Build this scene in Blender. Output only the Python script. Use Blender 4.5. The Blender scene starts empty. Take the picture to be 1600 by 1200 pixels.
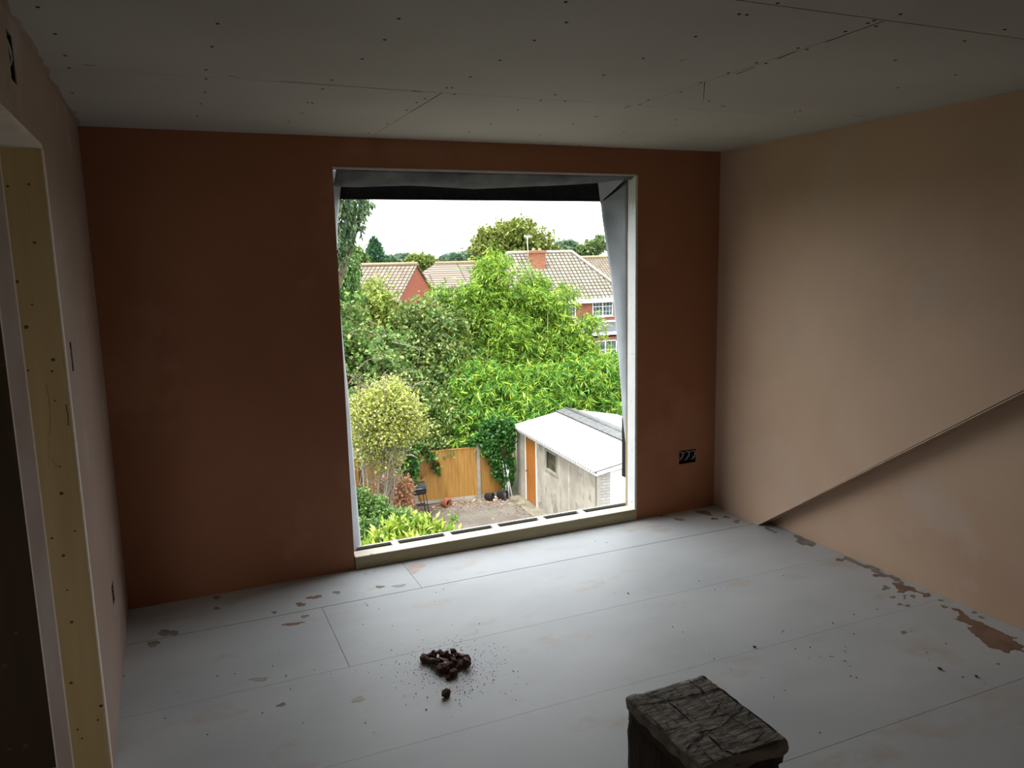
import bpy, bmesh, math, random
import numpy as np
from mathutils import Vector, Matrix
C = bpy.context.scene
PI = math.pi
# ------------------------------------------------------------------ camera, world, lights, exposure
FPX, YAW, PITCH, ROLL, EYE = 1228.365, 0.4105, 0.159866, -0.022047, 1.751
_f = Vector((math.sin(YAW)*math.cos(PITCH), math.cos(YAW)*math.cos(PITCH), -math.sin(PITCH)))
_r0 = Vector((math.cos(YAW), -math.sin(YAW), 0)); _u0 = _r0.cross(_f)
_r = _r0*math.cos(ROLL) + _u0*math.sin(ROLL); _u = _u0*math.cos(ROLL) - _r0*math.sin(ROLL)
cam = bpy.data.cameras.new('camera'); camo = bpy.data.objects.new('camera', cam); C.collection.objects.link(camo)
cam.sensor_width = 36; cam.lens = FPX/1600*36; cam.clip_end = 5000; cam.clip_start = 0.02
M = Matrix(((_r.x, _u.x, -_f.x, 0), (_r.y, _u.y, -_f.y, 0), (_r.z, _u.z, -_f.z, EYE), (0, 0, 0, 1)))
camo.matrix_world = M; C.camera = camo

w = bpy.data.worlds.new('overcast_sky'); C.world = w; w.use_nodes = True
nt = w.node_tree; nt.nodes.clear()
wo = nt.nodes.new('ShaderNodeOutputWorld'); bg = nt.nodes.new('ShaderNodeBackground')
tc = nt.nodes.new('ShaderNodeTexCoord'); nz = nt.nodes.new('ShaderNodeTexNoise'); rp = nt.nodes.new('ShaderNodeValToRGB')
nz.inputs['Scale'].default_value = 3; nz.inputs['Detail'].default_value = 5
nt.links.new(tc.outputs['Generated'], nz.inputs['Vector']); nt.links.new(nz.outputs['Fac'], rp.inputs['Fac'])
rp.color_ramp.elements[0].position = .3; rp.color_ramp.elements[0].color = (.90, .95, 1, 1)
rp.color_ramp.elements[1].position = .7; rp.color_ramp.elements[1].color = (1, 1, 1, 1)
nt.links.new(rp.outputs['Color'], bg.inputs['Color']); nt.links.new(bg.outputs['Background'], wo.inputs['Surface'])
SKY = 2.2
bg.inputs['Strength'].default_value = SKY
sun = bpy.data.lights.new('sun', 'SUN'); sun.energy = 4.2; sun.angle = math.radians(14); sun.color = (1, .97, .9)
suno = bpy.data.objects.new('sun', sun); C.collection.objects.link(suno)
suno.rotation_euler = Vector((.30, .16, -1.0)).to_track_quat('-Z', 'Y').to_euler()
C.view_settings.view_transform = 'Standard'; C.view_settings.look = 'None'
C.view_settings.exposure = 0.92; C.view_settings.gamma = 1; C.view_settings.use_curve_mapping = False
# daylight sampling portal in the window opening
pl = bpy.data.lights.new('window_daylight_portal', 'AREA'); pl.shape = 'RECTANGLE'; pl.size = 1.9; pl.size_y = 2.1
pl.cycles.is_portal = True
plo = bpy.data.objects.new('window_daylight_portal', pl); C.collection.objects.link(plo)
plo.location = (1.81, 4.62, 1.12); plo.rotation_euler = (-PI/2, 0, 0)

# ------------------------------------------------------------------ helpers
def ray(px, py): return _f + _r*((px-800)/FPX) - _u*((py-600)/FPX)
E0 = Vector((0, 0, EYE))
def aY(px, py, Y): d = ray(px, py); return E0 + d*(Y/d.y)
def aX(px, py, X): d = ray(px, py); return E0 + d*(X/d.x)
def aZ(px, py, Z): d = ray(px, py); return E0 + d*((Z-EYE)/d.z)
def spx(n, Y): return n*Y*1.04/FPX

def link(o): C.collection.objects.link(o); return o
def tag(o, label=None, cat=None, group=None, kind=None):
    if label: o['label'] = label
    if cat: o['category'] = cat
    if group: o['group'] = group
    if kind: o['kind'] = kind
    return o
def empty(name, loc, label=None, cat=None, group=None):
    o = bpy.data.objects.new(name, None); link(o); o.location = loc; o.empty_display_size = .1
    return tag(o, label, cat, group)
def copy_tree(o, parent=None):
    c = o.copy(); link(c); c.parent = parent
    for ch in [x for x in bpy.data.objects if x.parent == o]: copy_tree(ch, c)
    return c

class MB:
    """mesh builder in world coordinates, several materials, UV in metres"""
    def __init__(s): s.v = []; s.f = []; s.m = []; s.sm = []
    def face(s, pts, mi=0, smooth=False):
        b = len(s.v); s.v += [tuple(p) for p in pts]; s.f.append(tuple(range(b, b+len(pts)))); s.m.append(mi); s.sm.append(smooth)
    def box(s, a, b, mi=0):
        x0, y0, z0 = a; x1, y1, z1 = b
        c = [(x0,y0,z0),(x1,y0,z0),(x1,y1,z0),(x0,y1,z0),(x0,y0,z1),(x1,y0,z1),(x1,y1,z1),(x0,y1,z1)]
        for q in ((3,2,1,0),(4,5,6,7),(0,1,5,4),(1,2,6,5),(2,3,7,6),(3,0,4,7)): s.face([c[i] for i in q], mi)
        return s
    def obox(s, o, ax, ay, az, mi=0):
        o, ax, ay, az = map(Vector, (o, ax, ay, az))
        c = [o, o+ax, o+ax+ay, o+ay]; c += [p+az for p in c]
        for q in ((3,2,1,0),(4,5,6,7),(0,1,5,4),(1,2,6,5),(2,3,7,6),(3,0,4,7)): s.face([c[i] for i in q], mi)
        return s
    def prism(s, poly, d, mi=0):
        poly = [Vector(p) for p in poly]; d = Vector(d); n = len(poly)
        s.face(poly[::-1], mi); s.face([p+d for p in poly], mi)
        for i in range(n):
            j = (i+1) % n; s.face([poly[i], poly[j], poly[j]+d, poly[i]+d], mi)
        return s
    def grid(s, rows, mi=0, smooth=True):
        b = len(s.v); nr, nc = len(rows), len(rows[0])
        for r in rows: s.v += [tuple(p) for p in r]
        for i in range(nr-1):
            for j in range(nc-1):
                s.f.append((b+i*nc+j, b+i*nc+j+1, b+(i+1)*nc+j+1, b+(i+1)*nc+j)); s.m.append(mi); s.sm.append(smooth)
        return s
    def tube(s, pts, rad, n=6, mi=0, caps=True):
        pts = [Vector(p) for p in pts]; rad = rad if isinstance(rad, (list, tuple)) else [rad]*len(pts)
        b = len(s.v); prev = None
        for i, p in enumerate(pts):
            t = (pts[min(i+1, len(pts)-1)]-pts[max(i-1, 0)]).normalized()
            if prev is None: prev = t.orthogonal().normalized()
            a = (prev - t*prev.dot(t)); a = a.normalized() if a.length > 1e-6 else t.orthogonal().normalized()
            c = t.cross(a); prev = a
            for k in range(n):
                g = 2*PI*k/n; s.v.append(tuple(p + (a*math.cos(g)+c*math.sin(g))*rad[i]))
        for i in range(len(pts)-1):
            for k in range(n):
                k2 = (k+1) % n
                s.f.append((b+i*n+k, b+i*n+k2, b+(i+1)*n+k2, b+(i+1)*n+k)); s.m.append(mi); s.sm.append(True)
        if caps:
            s.f.append(tuple(b+k for k in range(n-1, -1, -1))); s.m.append(mi); s.sm.append(False)
            e = b+(len(pts)-1)*n; s.f.append(tuple(e+k for k in range(n))); s.m.append(mi); s.sm.append(False)
        return s
    def lathe(s, c, prof, n=20, mi=0):
        c = Vector(c); rows = []
        for r, z in prof: rows.append([c+Vector((r*math.cos(2*PI*k/n), r*math.sin(2*PI*k/n), z)) for k in range(n+1)])
        return s.grid(rows, mi)
    def build(s, name, mats, parent=None, bevel=0, origin=None, weld=False):
        me = bpy.data.meshes.new(name)
        if parent is not None and origin is None: origin = parent_loc(parent)
        if origin is None and parent is None: origin = Vector((0, 0, 0))
        o3 = Vector(origin)
        me.from_pydata([tuple(Vector(v)-o3) for v in s.v], [], s.f)
        if not isinstance(mats, (list, tuple)): mats = [mats]
        for m_ in mats: me.materials.append(m_)
        me.polygons.foreach_set('material_index', s.m); me.polygons.foreach_set('use_smooth', s.sm)
        uv = me.uv_layers.new(name='UVMap'); vs = me.vertices
        for p in me.polygons:
            n = p.normal
            if abs(n.z) > .98: a = Vector((1, 0, 0)); bb = Vector((0, 1, 0))
            else:
                a = Vector((0, 0, 1)).cross(n).normalized(); bb = n.cross(a)
            for li in p.loop_indices:
                co = vs[me.loops[li].vertex_index].co; uv.data[li].uv = (co.dot(a), co.dot(bb))
        me.update()
        o = link(bpy.data.objects.new(name, me))
        if parent is not None: o.parent = parent; o.location = Vector(origin)-parent_loc(parent)
        else: o.location = o3
        if weld or bevel:
            bm = bmesh.new(); bm.from_mesh(me); bmesh.ops.remove_doubles(bm, verts=bm.verts, dist=1e-5); bm.to_mesh(me); bm.free()
        if bevel:
            md = o.modifiers.new('bevel', 'BEVEL'); md.width = bevel; md.segments = 2; md.limit_method = 'ANGLE'
        return o
def parent_loc(p):
    l = Vector(p.location); q = p.parent
    while q is not None: l += Vector(q.location); q = q.parent
    return l

# ------------------------------------------------------------------ materials
def mat(name, c1, c2=None, rough=.7, scale=3, stretch=(1,1,1), detail=4, lo=.35, hi=.65, bump=0, bscale=None, extra=None, metal=0, coord='Object', c3=None, s3=20, t3=.62):
    m = bpy.data.materials.new(name); m.use_nodes = True; n = m.node_tree; N = n.nodes; L = n.links
    b = N['Principled BSDF']; b.inputs['Roughness'].default_value = rough; b.inputs['Metallic'].default_value = metal
    b.inputs['Specular IOR Level'].default_value = .3
    t = N.new('ShaderNodeTexCoord'); mp = N.new('ShaderNodeMapping'); mp.inputs['Scale'].default_value = stretch
    L.new(t.outputs[coord], mp.inputs['Vector'])
    out = None
    if c2 is not None:
        z = N.new('ShaderNodeTexNoise'); z.inputs['Scale'].default_value = scale; z.inputs['Detail'].default_value = detail
        L.new(mp.outputs['Vector'], z.inputs['Vector'])
        r = N.new('ShaderNodeValToRGB'); r.color_ramp.elements[0].position = lo; r.color_ramp.elements[1].position = hi
        r.color_ramp.elements[0].color = (*c1, 1); r.color_ramp.elements[1].color = (*c2, 1)
        L.new(z.outputs['Fac'], r.inputs['Fac']); out = r.outputs['Color']
    if c3 is not None:
        z3 = N.new('ShaderNodeTexNoise'); z3.inputs['Scale'].default_value = s3; z3.inputs['Detail'].default_value = 6; z3.inputs['Roughness'].default_value = .65
        L.new(mp.outputs['Vector'], z3.inputs['Vector'])
        r3 = N.new('ShaderNodeValToRGB'); r3.color_ramp.elements[0].position = t3; r3.color_ramp.elements[1].position = min(t3+.1, 1)
        L.new(z3.outputs['Fac'], r3.inputs['Fac'])
        mx = N.new('ShaderNodeMix'); mx.data_type = 'RGBA'; L.new(r3.outputs['Color'], mx.inputs['Factor'])
        if out: L.new(out, mx.inputs[6])
        else: mx.inputs[6].default_value = (*c1, 1)
        mx.inputs[7].default_value = (*c3, 1); out = mx.outputs[2]
    if out is None: b.inputs['Base Color'].default_value = (*c1, 1)
    else: L.new(out, b.inputs['Base Color'])
    if bump:
        zb = N.new('ShaderNodeTexNoise'); zb.inputs['Scale'].default_value = bscale or scale*4; zb.inputs['Detail'].default_value = 5
        L.new(mp.outputs['Vector'], zb.inputs['Vector'])
        bp = N.new('ShaderNodeBump'); bp.inputs['Strength'].default_value = bump; bp.inputs['Distance'].default_value = .01
        L.new(zb.outputs['Fac'], bp.inputs['Height']); L.new(bp.outputs['Normal'], b.inputs['Normal'])
    return m

def brickmat(name, cA, cB, cM, bw, bh, mortar=.01, off=.5, rough=.85, stain=None, bump=.6):
    m = bpy.data.materials.new(name); m.use_nodes = True; n = m.node_tree; N = n.nodes; L = n.links
    b = N['Principled BSDF']; b.inputs['Roughness'].default_value = rough; b.inputs['Specular IOR Level'].default_value = .2
    t = N.new('ShaderNodeTexCoord'); k = N.new('ShaderNodeTexBrick'); L.new(t.outputs['UV'], k.inputs['Vector'])
    k.inputs['Color1'].default_value = (*cA, 1); k.inputs['Color2'].default_value = (*cB, 1); k.inputs['Mortar'].default_value = (*cM, 1)
    k.inputs['Scale'].default_value = 1; k.inputs['Mortar Size'].default_value = mortar; k.inputs['Brick Width'].default_value = bw; k.inputs['Row Height'].default_value = bh
    k.offset = off; k.inputs['Mortar Smooth'].default_value = .3
    out = k.outputs['Color']
    if stain is not None:
        z = N.new('ShaderNodeTexNoise'); z.inputs['Scale'].default_value = 1.3; z.inputs['Detail'].default_value = 8; z.inputs['Roughness'].default_value = .7
        L.new(t.outputs['UV'], z.inputs['Vector'])
        r = N.new('ShaderNodeValToRGB'); r.color_ramp.elements[0].position = .5; r.color_ramp.elements[1].position = .75
        L.new(z.outputs['Fac'], r.inputs['Fac'])
        mx = N.new('ShaderNodeMix'); mx.data_type = 'RGBA'; L.new(r.outputs['Color'], mx.inputs['Factor']); L.new(out, mx.inputs[6]); mx.inputs[7].default_value = (*stain, 1); out = mx.outputs[2]
    L.new(out, b.inputs['Base Color'])
    bp = N.new('ShaderNodeBump'); bp.inputs['Strength'].default_value = bump; bp.inputs['Distance'].default_value = .03; bp.invert = True
    L.new(k.outputs['Fac'], bp.inputs['Height']); L.new(bp.outputs['Normal'], b.inputs['Normal'])
    return m

def leafmat(name):
    m = bpy.data.materials.new(name); m.use_nodes = True; n = m.node_tree; N = n.nodes; L = n.links
    b = N['Principled BSDF']; b.inputs['Roughness'].default_value = .55; b.inputs['Specular IOR Level'].default_value = .35
    a = N.new('ShaderNodeAttribute'); a.attribute_name = 'Col'
    tr = N.new('ShaderNodeBsdfTranslucent'); mx = N.new('ShaderNodeMixShader'); mx.inputs['Fac'].default_value = .22
    L.new(a.outputs['Color'], b.inputs['Base Color']); L.new(a.outputs['Color'], tr.inputs['Color'])
    L.new(b.outputs[0], mx.inputs[1]); L.new(tr.outputs[0], mx.inputs[2]); L.new(mx.outputs[0], N['Material Output'].inputs['Surface'])
    return m
LEAF = leafmat('leaf_surface')

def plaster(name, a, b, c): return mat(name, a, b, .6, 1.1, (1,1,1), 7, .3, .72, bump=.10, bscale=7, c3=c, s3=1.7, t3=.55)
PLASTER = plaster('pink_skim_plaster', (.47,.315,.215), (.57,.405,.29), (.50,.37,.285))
PLASTERB = plaster('shaded_red_brown_plaster', (.33,.135,.068), (.40,.17,.09), (.41,.19,.105))  # window wall's shade put into the colour, darker than the other walls
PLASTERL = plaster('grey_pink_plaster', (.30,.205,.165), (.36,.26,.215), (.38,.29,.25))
BOARD = mat('ceiling_plasterboard', (.40,.375,.33), (.45,.425,.38), .8, 1.2, (1,1,1), 6, c3=(.36,.335,.29), s3=3.5, t3=.66)
WHITEBOARD = mat('pale_board_lining', (.72,.75,.77), (.8,.82,.83), .7, 6, bump=.05)
PAPER = mat('cream_board_edge', (.66,.58,.46), (.74,.67,.56), .8, 30)
FLOOR = mat('grey_floor_board', (.475,.505,.52), (.57,.595,.60), .5, 1.6, (1,1.6,1), 8, .3, .7, bump=.04, bscale=40, c3=(.50,.47,.43), s3=1.9, t3=.56)
GAPM = mat('board_gap_shadow_black', (.015,.015,.015), rough=.9)
PINE = mat('pine_timber', (.42,.29,.125), (.50,.365,.175), .6, 2.2, (9,9,.7), 5, .3, .7, c3=(.36,.20,.07), s3=2.6, t3=.6)
PINED = mat('shaded_pine_timber', (.035,.019,.006), (.055,.03,.01), .7, 2.2, (9,9,.7), 5, .3, .7)  # shade beyond the doorway put into the albedo of the pine
KNOT = mat('dark_pine_knot', (.06,.025,.01), (.12,.05,.02), .6, 60)
SILLW = mat('lit_pine_sill_top', (.74,.66,.52), (.82,.77,.66), .75, 2, (.6,8,8), 5, .3, .7, c3=(.30,.25,.2), s3=9, t3=.66)  # paler copy of the pine for the lit top of the sill
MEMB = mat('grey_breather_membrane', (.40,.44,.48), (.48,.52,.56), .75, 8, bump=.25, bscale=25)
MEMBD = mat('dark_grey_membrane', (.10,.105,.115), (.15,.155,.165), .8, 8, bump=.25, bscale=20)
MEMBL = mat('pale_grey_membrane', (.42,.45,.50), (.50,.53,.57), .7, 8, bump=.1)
BLACK = mat('black_felt', (.012,.012,.014), (.02,.02,.022), .9, 20)
BLACKM = mat('black_painted_metal', (.015,.015,.016), (.03,.03,.03), .45, 12)
GALV = mat('galvanised_steel', (.28,.28,.29), (.4,.4,.4), .4, 30, metal=.8)
CABLE = mat('grey_cable_sheath', (.5,.5,.5), rough=.4)
COPPER = mat('copper_wire', (.6,.28,.12), rough=.3, metal=.9)
BLACKC = mat('dark_cable_sheath', (.02,.02,.02), rough=.4)
HOLE = mat('dark_wall_cavity', (.03,.02,.015), rough=.9)
CLAY = mat('broken_plaster_rubble', (.075,.035,.024), (.19,.11,.075), .9, 30, bump=.5, bscale=90)
CLAYD = mat('dark_plaster_crumb', (.07,.035,.025), (.11,.06,.04), .9, 30)
SPLAT = mat('dried_brown_plaster', (.22,.13,.09), (.29,.185,.13), .8, 9, bump=.2, bscale=30)
SPLATG = mat('dried_grey_plaster', (.20,.18,.155), (.30,.27,.235), .8, 14, bump=.2, bscale=30)
OLDWOOD = mat('worn_grey_wood', (.19,.17,.145), (.42,.385,.335), .8, 3, (3,9,14), 8, .3, .62, bump=.45, bscale=9, c3=(.03,.025,.02), s3=4, t3=.60)
OLDRED = mat('worn_reddish_paint', (.035,.012,.008), (.07,.05,.035), .7, 12, c3=(.09,.07,.055), s3=8, t3=.55, bump=.3)
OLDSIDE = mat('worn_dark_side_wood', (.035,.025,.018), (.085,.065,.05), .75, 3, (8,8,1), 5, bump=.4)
CRACK = mat('black_crack', (.006,.005,.004), rough=.95)
SLAB = mat('patio_paving', (.12,.105,.09), (.20,.18,.155), .85, 1.1, (1,1,1), 9, .3, .7, bump=.3, bscale=20, c3=(.10,.075,.055), s3=2.4, t3=.56)
SOIL = mat('garden_ground', (.05,.055,.025), (.09,.10,.035), .95, .4, detail=6)
FENCEW = mat('orange_fence_timber', (.34,.165,.035), (.44,.24,.06), .7, 2.5, (9,9,.7), 5, c3=(.22,.10,.02), s3=3, t3=.62)
CONC = mat('concrete_post', (.28,.265,.22), (.38,.36,.31), .85, 5, bump=.2)
SHEDW = mat('weathered_shed_render', (.33,.30,.25), (.50,.465,.40), .85, 1.5, (1,1,1), 9, .34, .66, bump=.3, bscale=16, c3=(.20,.185,.155), s3=1.6, t3=.55)
SHEDROOF = mat('white_corrugated_sheet', (.50,.51,.50), (.57,.57,.56), .6, 2, c3=(.33,.33,.31), s3=5, t3=.68)
RIDGEM = mat('grey_ridge_flashing', (.10,.105,.11), (.15,.155,.16), .6, 6)
WHITEP = mat('white_paint', (.66,.67,.67), (.72,.73,.73), .5, 5)
DOORO = mat('orange_brown_door', (.36,.125,.025), (.44,.17,.035), .55, 3, (6,6,.8), 5)
DARKGL = mat('dark_window_glass', (.03,.035,.025), (.10,.10,.07), .15, 3)
GLASS = mat('house_window_glass', (.04,.06,.06), (.15,.18,.18), .1, 2)
BRICKW = brickmat('white_painted_brick', (.46,.45,.42), (.52,.51,.48), (.30,.29,.27), .22, .075, .006)
BRICK = brickmat('orange_red_brick', (.33,.11,.055), (.42,.16,.085), (.36,.24,.17), .24, .09, .010)
BRICKG = brickmat('red_gable_brick', (.33,.095,.055), (.38,.12,.07), (.34,.15,.11), .24, .09, .008)
TILEA = brickmat('brown_grey_roof_tile', (.19,.155,.12), (.26,.215,.165), (.04,.032,.026), .33, .34, .04, 0, stain=(.13,.11,.08))
TILEC = brickmat('pale_lichen_roof_tile', (.24,.215,.165), (.33,.30,.24), (.05,.045,.038), .36, .36, .055, 0, stain=(.12,.11,.085))
TILEB = brickmat('beige_roof_tile', (.22,.18,.145), (.27,.225,.185), (.08,.065,.055), 3, .32, .06, 0)
RIDGET = mat('ridge_tile_clay', (.32,.24,.14), (.38,.29,.17), .8, 4)
FLATR = mat('grey_flat_roof', (.07,.073,.08), (.09,.093,.1), .7, 2)
BARK = mat('brown_bark', (.09,.065,.045), (.16,.125,.09), .9, 8)
PALEB = mat('pale_bare_branch', (.24,.21,.15), (.36,.32,.25), .8, 8)
CANE = mat('yellow_green_cane', (.38,.36,.10), (.50,.46,.18), .5, 4)
PVC = mat('white_plastic_pipe', (.72,.73,.72), rough=.4)
TERRA = mat('terracotta_pot', (.28,.09,.05), (.36,.13,.07), .8, 9)
BRICKBIT = mat('broken_pink_brick', (.40,.20,.14), (.5,.28,.2), .9, 12)
HILL = mat('hazy_wooded_hill', (.16,.24,.25), (.22,.30,.31), .95, .02, detail=6)  # distance haze mixed into the blue-green hill colour

def tone(ms, k):
    for m in ms:
        for n in m.node_tree.nodes:
            if n.type == 'VALTORGB' and n.outputs['Color'].links and n.outputs['Color'].links[0].to_socket.name != 'Factor':
                for e in n.color_ramp.elements: e.color = [c*k for c in e.color[:3]]+[1]
            if n.type == 'TEX_BRICK':
                for q in ('Color1', 'Color2', 'Mortar'): n.inputs[q].default_value = [c*k for c in n.inputs[q].default_value[:3]]+[1]
tone([FENCEW, CONC, SHEDW, SHEDROOF, RIDGEM, DOORO, BRICKW, BRICK, BRICKG, TILEA, TILEB, TILEC, RIDGET, FLATR, BARK, PALEB, CANE, SLAB, SOIL, TERRA, BRICKBIT, HILL], .76)
# ------------------------------------------------------------------ room shell
XL, XR, XRL, D, H, YB = -.309, 3.393, 3.494, 4.304, 2.4, -1.6
def wall_cells(mb, plane, u0, u1, v0, v1, holes, t0, t1, mi=0):
    """solid wall slab with rectangular holes: plane 'x' or 'y', thickness t0 (visible face) to t1"""
    us = sorted({u0, u1, *[h[0] for h in holes], *[h[1] for h in holes]}); vs = sorted({v0, v1, *[h[2] for h in holes], *[h[3] for h in holes]})
    P = (lambda u, v, t: (u, t, v)) if plane == 'y' else (lambda u, v, t: (t, u, v))
    def solid(i, j):
        if i < 0 or j < 0 or i >= len(us)-1 or j >= len(vs)-1: return False
        cu, cv = (us[i]+us[i+1])/2, (vs[j]+vs[j+1])/2
        return not any(h[0] < cu < h[1] and h[2] < cv < h[3] for h in holes)
    for i in range(len(us)-1):
        for j in range(len(vs)-1):
            if not solid(i, j): continue
            a, b, c, d = us[i], us[i+1], vs[j], vs[j+1]
            for t in (t0, t1): mb.face([P(a,c,t), P(b,c,t), P(b,d,t), P(a,d,t)], mi)
            for (ii, jj, q) in ((i-1,j,((a,c),(a,d))), (i+1,j,((b,c),(b,d))), (i,j-1,((a,c),(b,c))), (i,j+1,((a,d),(b,d)))):
                if not solid(ii, jj): (u_, v_), (u2, v2) = q; mb.face([P(u_,v_,t0), P(u2,v2,t0), P(u2,v2,t1), P(u_,v_,t1)], mi)
WX0, WX1, WZ1 = .865, 2.757, 2.242
SK = (3.097, 3.235, .336, .43)
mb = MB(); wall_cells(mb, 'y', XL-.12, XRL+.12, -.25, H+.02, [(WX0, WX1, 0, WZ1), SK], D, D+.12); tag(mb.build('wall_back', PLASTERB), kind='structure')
DY0, DY1, DZ = 1.15, 2.865, 2.112
LH = [(2.405, 2.487, 2.222, 2.345), (3.01, 3.055, 1.40, 1.50), (3.53, 3.62, .335, .425)]
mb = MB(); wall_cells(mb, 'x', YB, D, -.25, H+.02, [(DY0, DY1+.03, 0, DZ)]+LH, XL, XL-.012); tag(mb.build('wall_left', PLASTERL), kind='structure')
mb = MB(); mb.box((XL-.113, YB, -.2), (XL-.0125, DY0, H)); mb.box((XL-.113, DY1+.02, -.2), (XL-.1, D, H)); mb.box((XL-.165, DY0, DZ+.02), (XL-.0125, DY1, H+.02)); mb.box((XL-.165, YB, -.2), (XL-.113, DY0, H)); mb.box((XL-.16, DY1+.17, -.2), (XL-.113, D, H))
tag(mb.build('wall_left_core', BOARD), kind='structure')
# right wall: lower face set back, upper face overhanging along the stair slope
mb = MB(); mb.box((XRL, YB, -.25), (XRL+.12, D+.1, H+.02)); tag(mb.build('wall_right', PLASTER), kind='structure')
s0 = aX(1183, 818, XR); s1 = aX(1597, 607, XR); sl = (s1.z-s0.z)/(s0.y-s1.y); yt = s0.y-(H+.02)/sl
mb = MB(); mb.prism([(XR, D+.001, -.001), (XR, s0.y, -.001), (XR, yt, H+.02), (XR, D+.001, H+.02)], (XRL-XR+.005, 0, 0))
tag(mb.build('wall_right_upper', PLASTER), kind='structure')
dirs = Vector((0, yt-s0.y, H)).normalized(); nrm = Vector((0, -dirs.z, dirs.y))
mb = MB(); mb.obox(Vector((XR-.0015, s0.y, .0)), dirs*(H/dirs.z), nrm*.004, (.006, 0, 0)); tag(mb.build('trim_1', mat('bead_plaster', (.5,.38,.3), (.58,.47,.38), .5, 30)), kind='structure')
# back wall side (behind the photographer)
mb = MB(); wall_cells(mb, 'y', -1.75, XRL+.12, -.25, H+.02, [(-1.6, -.6, .3, 2.15)], YB, YB-.12); tag(mb.build('wall_rear', PLASTER), kind='structure')  # opening added in the unseen rear wall to light the door jamb
# floor
rnd = random.Random(3)
def boards(name, z0, z1, rows, ys, xjoints, gaps, m, up):
    mb = MB(); g0 = None
    for i in range(len(ys)-1):
        a, b = ys[i], ys[i+1]; js = [-1.75] + xjoints[i] + [XRL]
        for k in range(len(js)-1):
            gx = .0012
            mb.box((js[k]+gx, a+gaps[i], z0), (js[k+1]-gx, b-gaps[i+1], z1))
    return mb
fy = [YB, .62, 1.262, 1.912, 2.572, 3.225, 3.885, D+.25]
fj = [[1.2], [], [], [], [], [.600], [1.135]]
fg = [0, .001, .001, .0012, .0006, .0009, .0026, 0]
mb = boards('floor', -.018, 0, None, fy, fj, fg, FLOOR, 1)
wfl = mb; mb.box((-1.75, YB, -.25), (XRL, D+.12, -.0181), 1)
FLO = tag(mb.build('floor', [FLOOR, GAPM]), kind='structure')
# ceiling
cy = [YB, .42, 1.757, 3.085, D+.12]; cj = [[1.5], [.9, 3.3], [1.968], [1.069]]; cg = [0, .001, .0024, .0012, 0]
mb = boards('ceiling', H, H+.012, None, cy, cj, cg, BOARD, 0); mb.box((-1.75, YB-.12, H+.0121), (XRL+.12, D+.12, H+.3), 1)
CEI = tag(mb.build('ceiling', [BOARD, GAPM]), kind='structure')
# wider chipped stretches of the joints and hairline scratch
mb = MB()
for (x0, y0, x1, y1, wd) in [(130,101,150,103,3.5),(355,118,375,121,3),(440,127,690,146,1.6),(645,142,660,144,5),(1062,96,1075,91,2),(1150,116,1180,105,3),(1215,92,1245,80,3),(1290,66,1380,33,2.4),(1101,128,1099,158,1.4),(640,176,690,146,1.6),(1330,180,1380,185,2.0)]:
    a, b = aZ(x0, y0, H-.0006), aZ(x1, y1, H-.0006); t = (b-a).normalized(); n_ = Vector((-t.y, t.x, 0))*(.0011*wd)
    mb.face([a-n_, b-n_*.5, b+n_*.5, a+n_])
jt = mb.build('joint_crack', CRACK, CEI)
# ceiling screws
scr = MB(); scr.lathe((0, 0, 0), [(.0001, -.0012), (.0045, -.0012), (.006, 0)], 8)
dots = [(59,11),(86,53),(102,87),(108,106),(113,145),(119,175),(340,37),(331,73),(322,109),(322,123),(320,144),(314,162),(308,181),(623,29),(601,62),(566,92),(518,125),(504,139),(481,160),(488,161),(472,177),(452,190),(781,94),(735,120),(698,137),(706,137),(710,147),(664,154),(651,160),(636,172),(605,193),(576,208),(767,193),(733,206),(705,216),(884,3),(885,35),(835,63),(868,148),(883,158),(845,157),(809,172),(932,182),(896,194),(843,211),(907,227),(1087,57),(1005,91),(943,117),(1155,22),(1167,23),(1215,5),(1356,36),(1366,32),(1369,41),(1321,49),(1247,75),(1261,77),(1182,98),(1197,99),(1138,114),(1095,129),(1064,144),(1013,156),(1000,163),(978,168),(983,166),(1128,165),(1132,166),(1250,173),(1242,175),(1057,187),(1108,158),(1407,22),(1507,64),(1399,94),(1493,117),(1403,137),(1570,46),(975,207),(931,182)]
s0_ = None
for (x, y) in dots:
    p = aZ(x, y, H)
    if s0_ is None: s0_ = scr.build('screw', CRACK, CEI); o = s0_
    else: o = s0_.copy(); link(o)
    o.parent = CEI; o.location = (p.x, p.y, H)

for nm, xa, sg in (('trim_2', XL, 1), ('trim_3', XR, -1)):
    mb = MB(); ys = [1.0+i*.06 for i in range(56)]; ws = [rnd.uniform(.004, .022) for _ in ys]
    for i in range(len(ys)-1): mb.face([(xa, ys[i], H-.0008), (xa+sg*ws[i], ys[i], H-.0008), (xa+sg*ws[i+1], ys[i+1], H-.0008), (xa, ys[i+1], H-.0008)])
    tag(mb.build(nm, PLASTERL if sg > 0 else PLASTER), kind='structure')
# hall beyond the doorway
mb = MB(); mb.box((-1.75, YB, -.2), (-1.65, D, H+.02)); mb.box((-1.75, D-.6, -.2), (XL-.113, D-.5, H+.02)); tag(mb.build('wall_hall', PLASTER), kind='structure')
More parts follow.
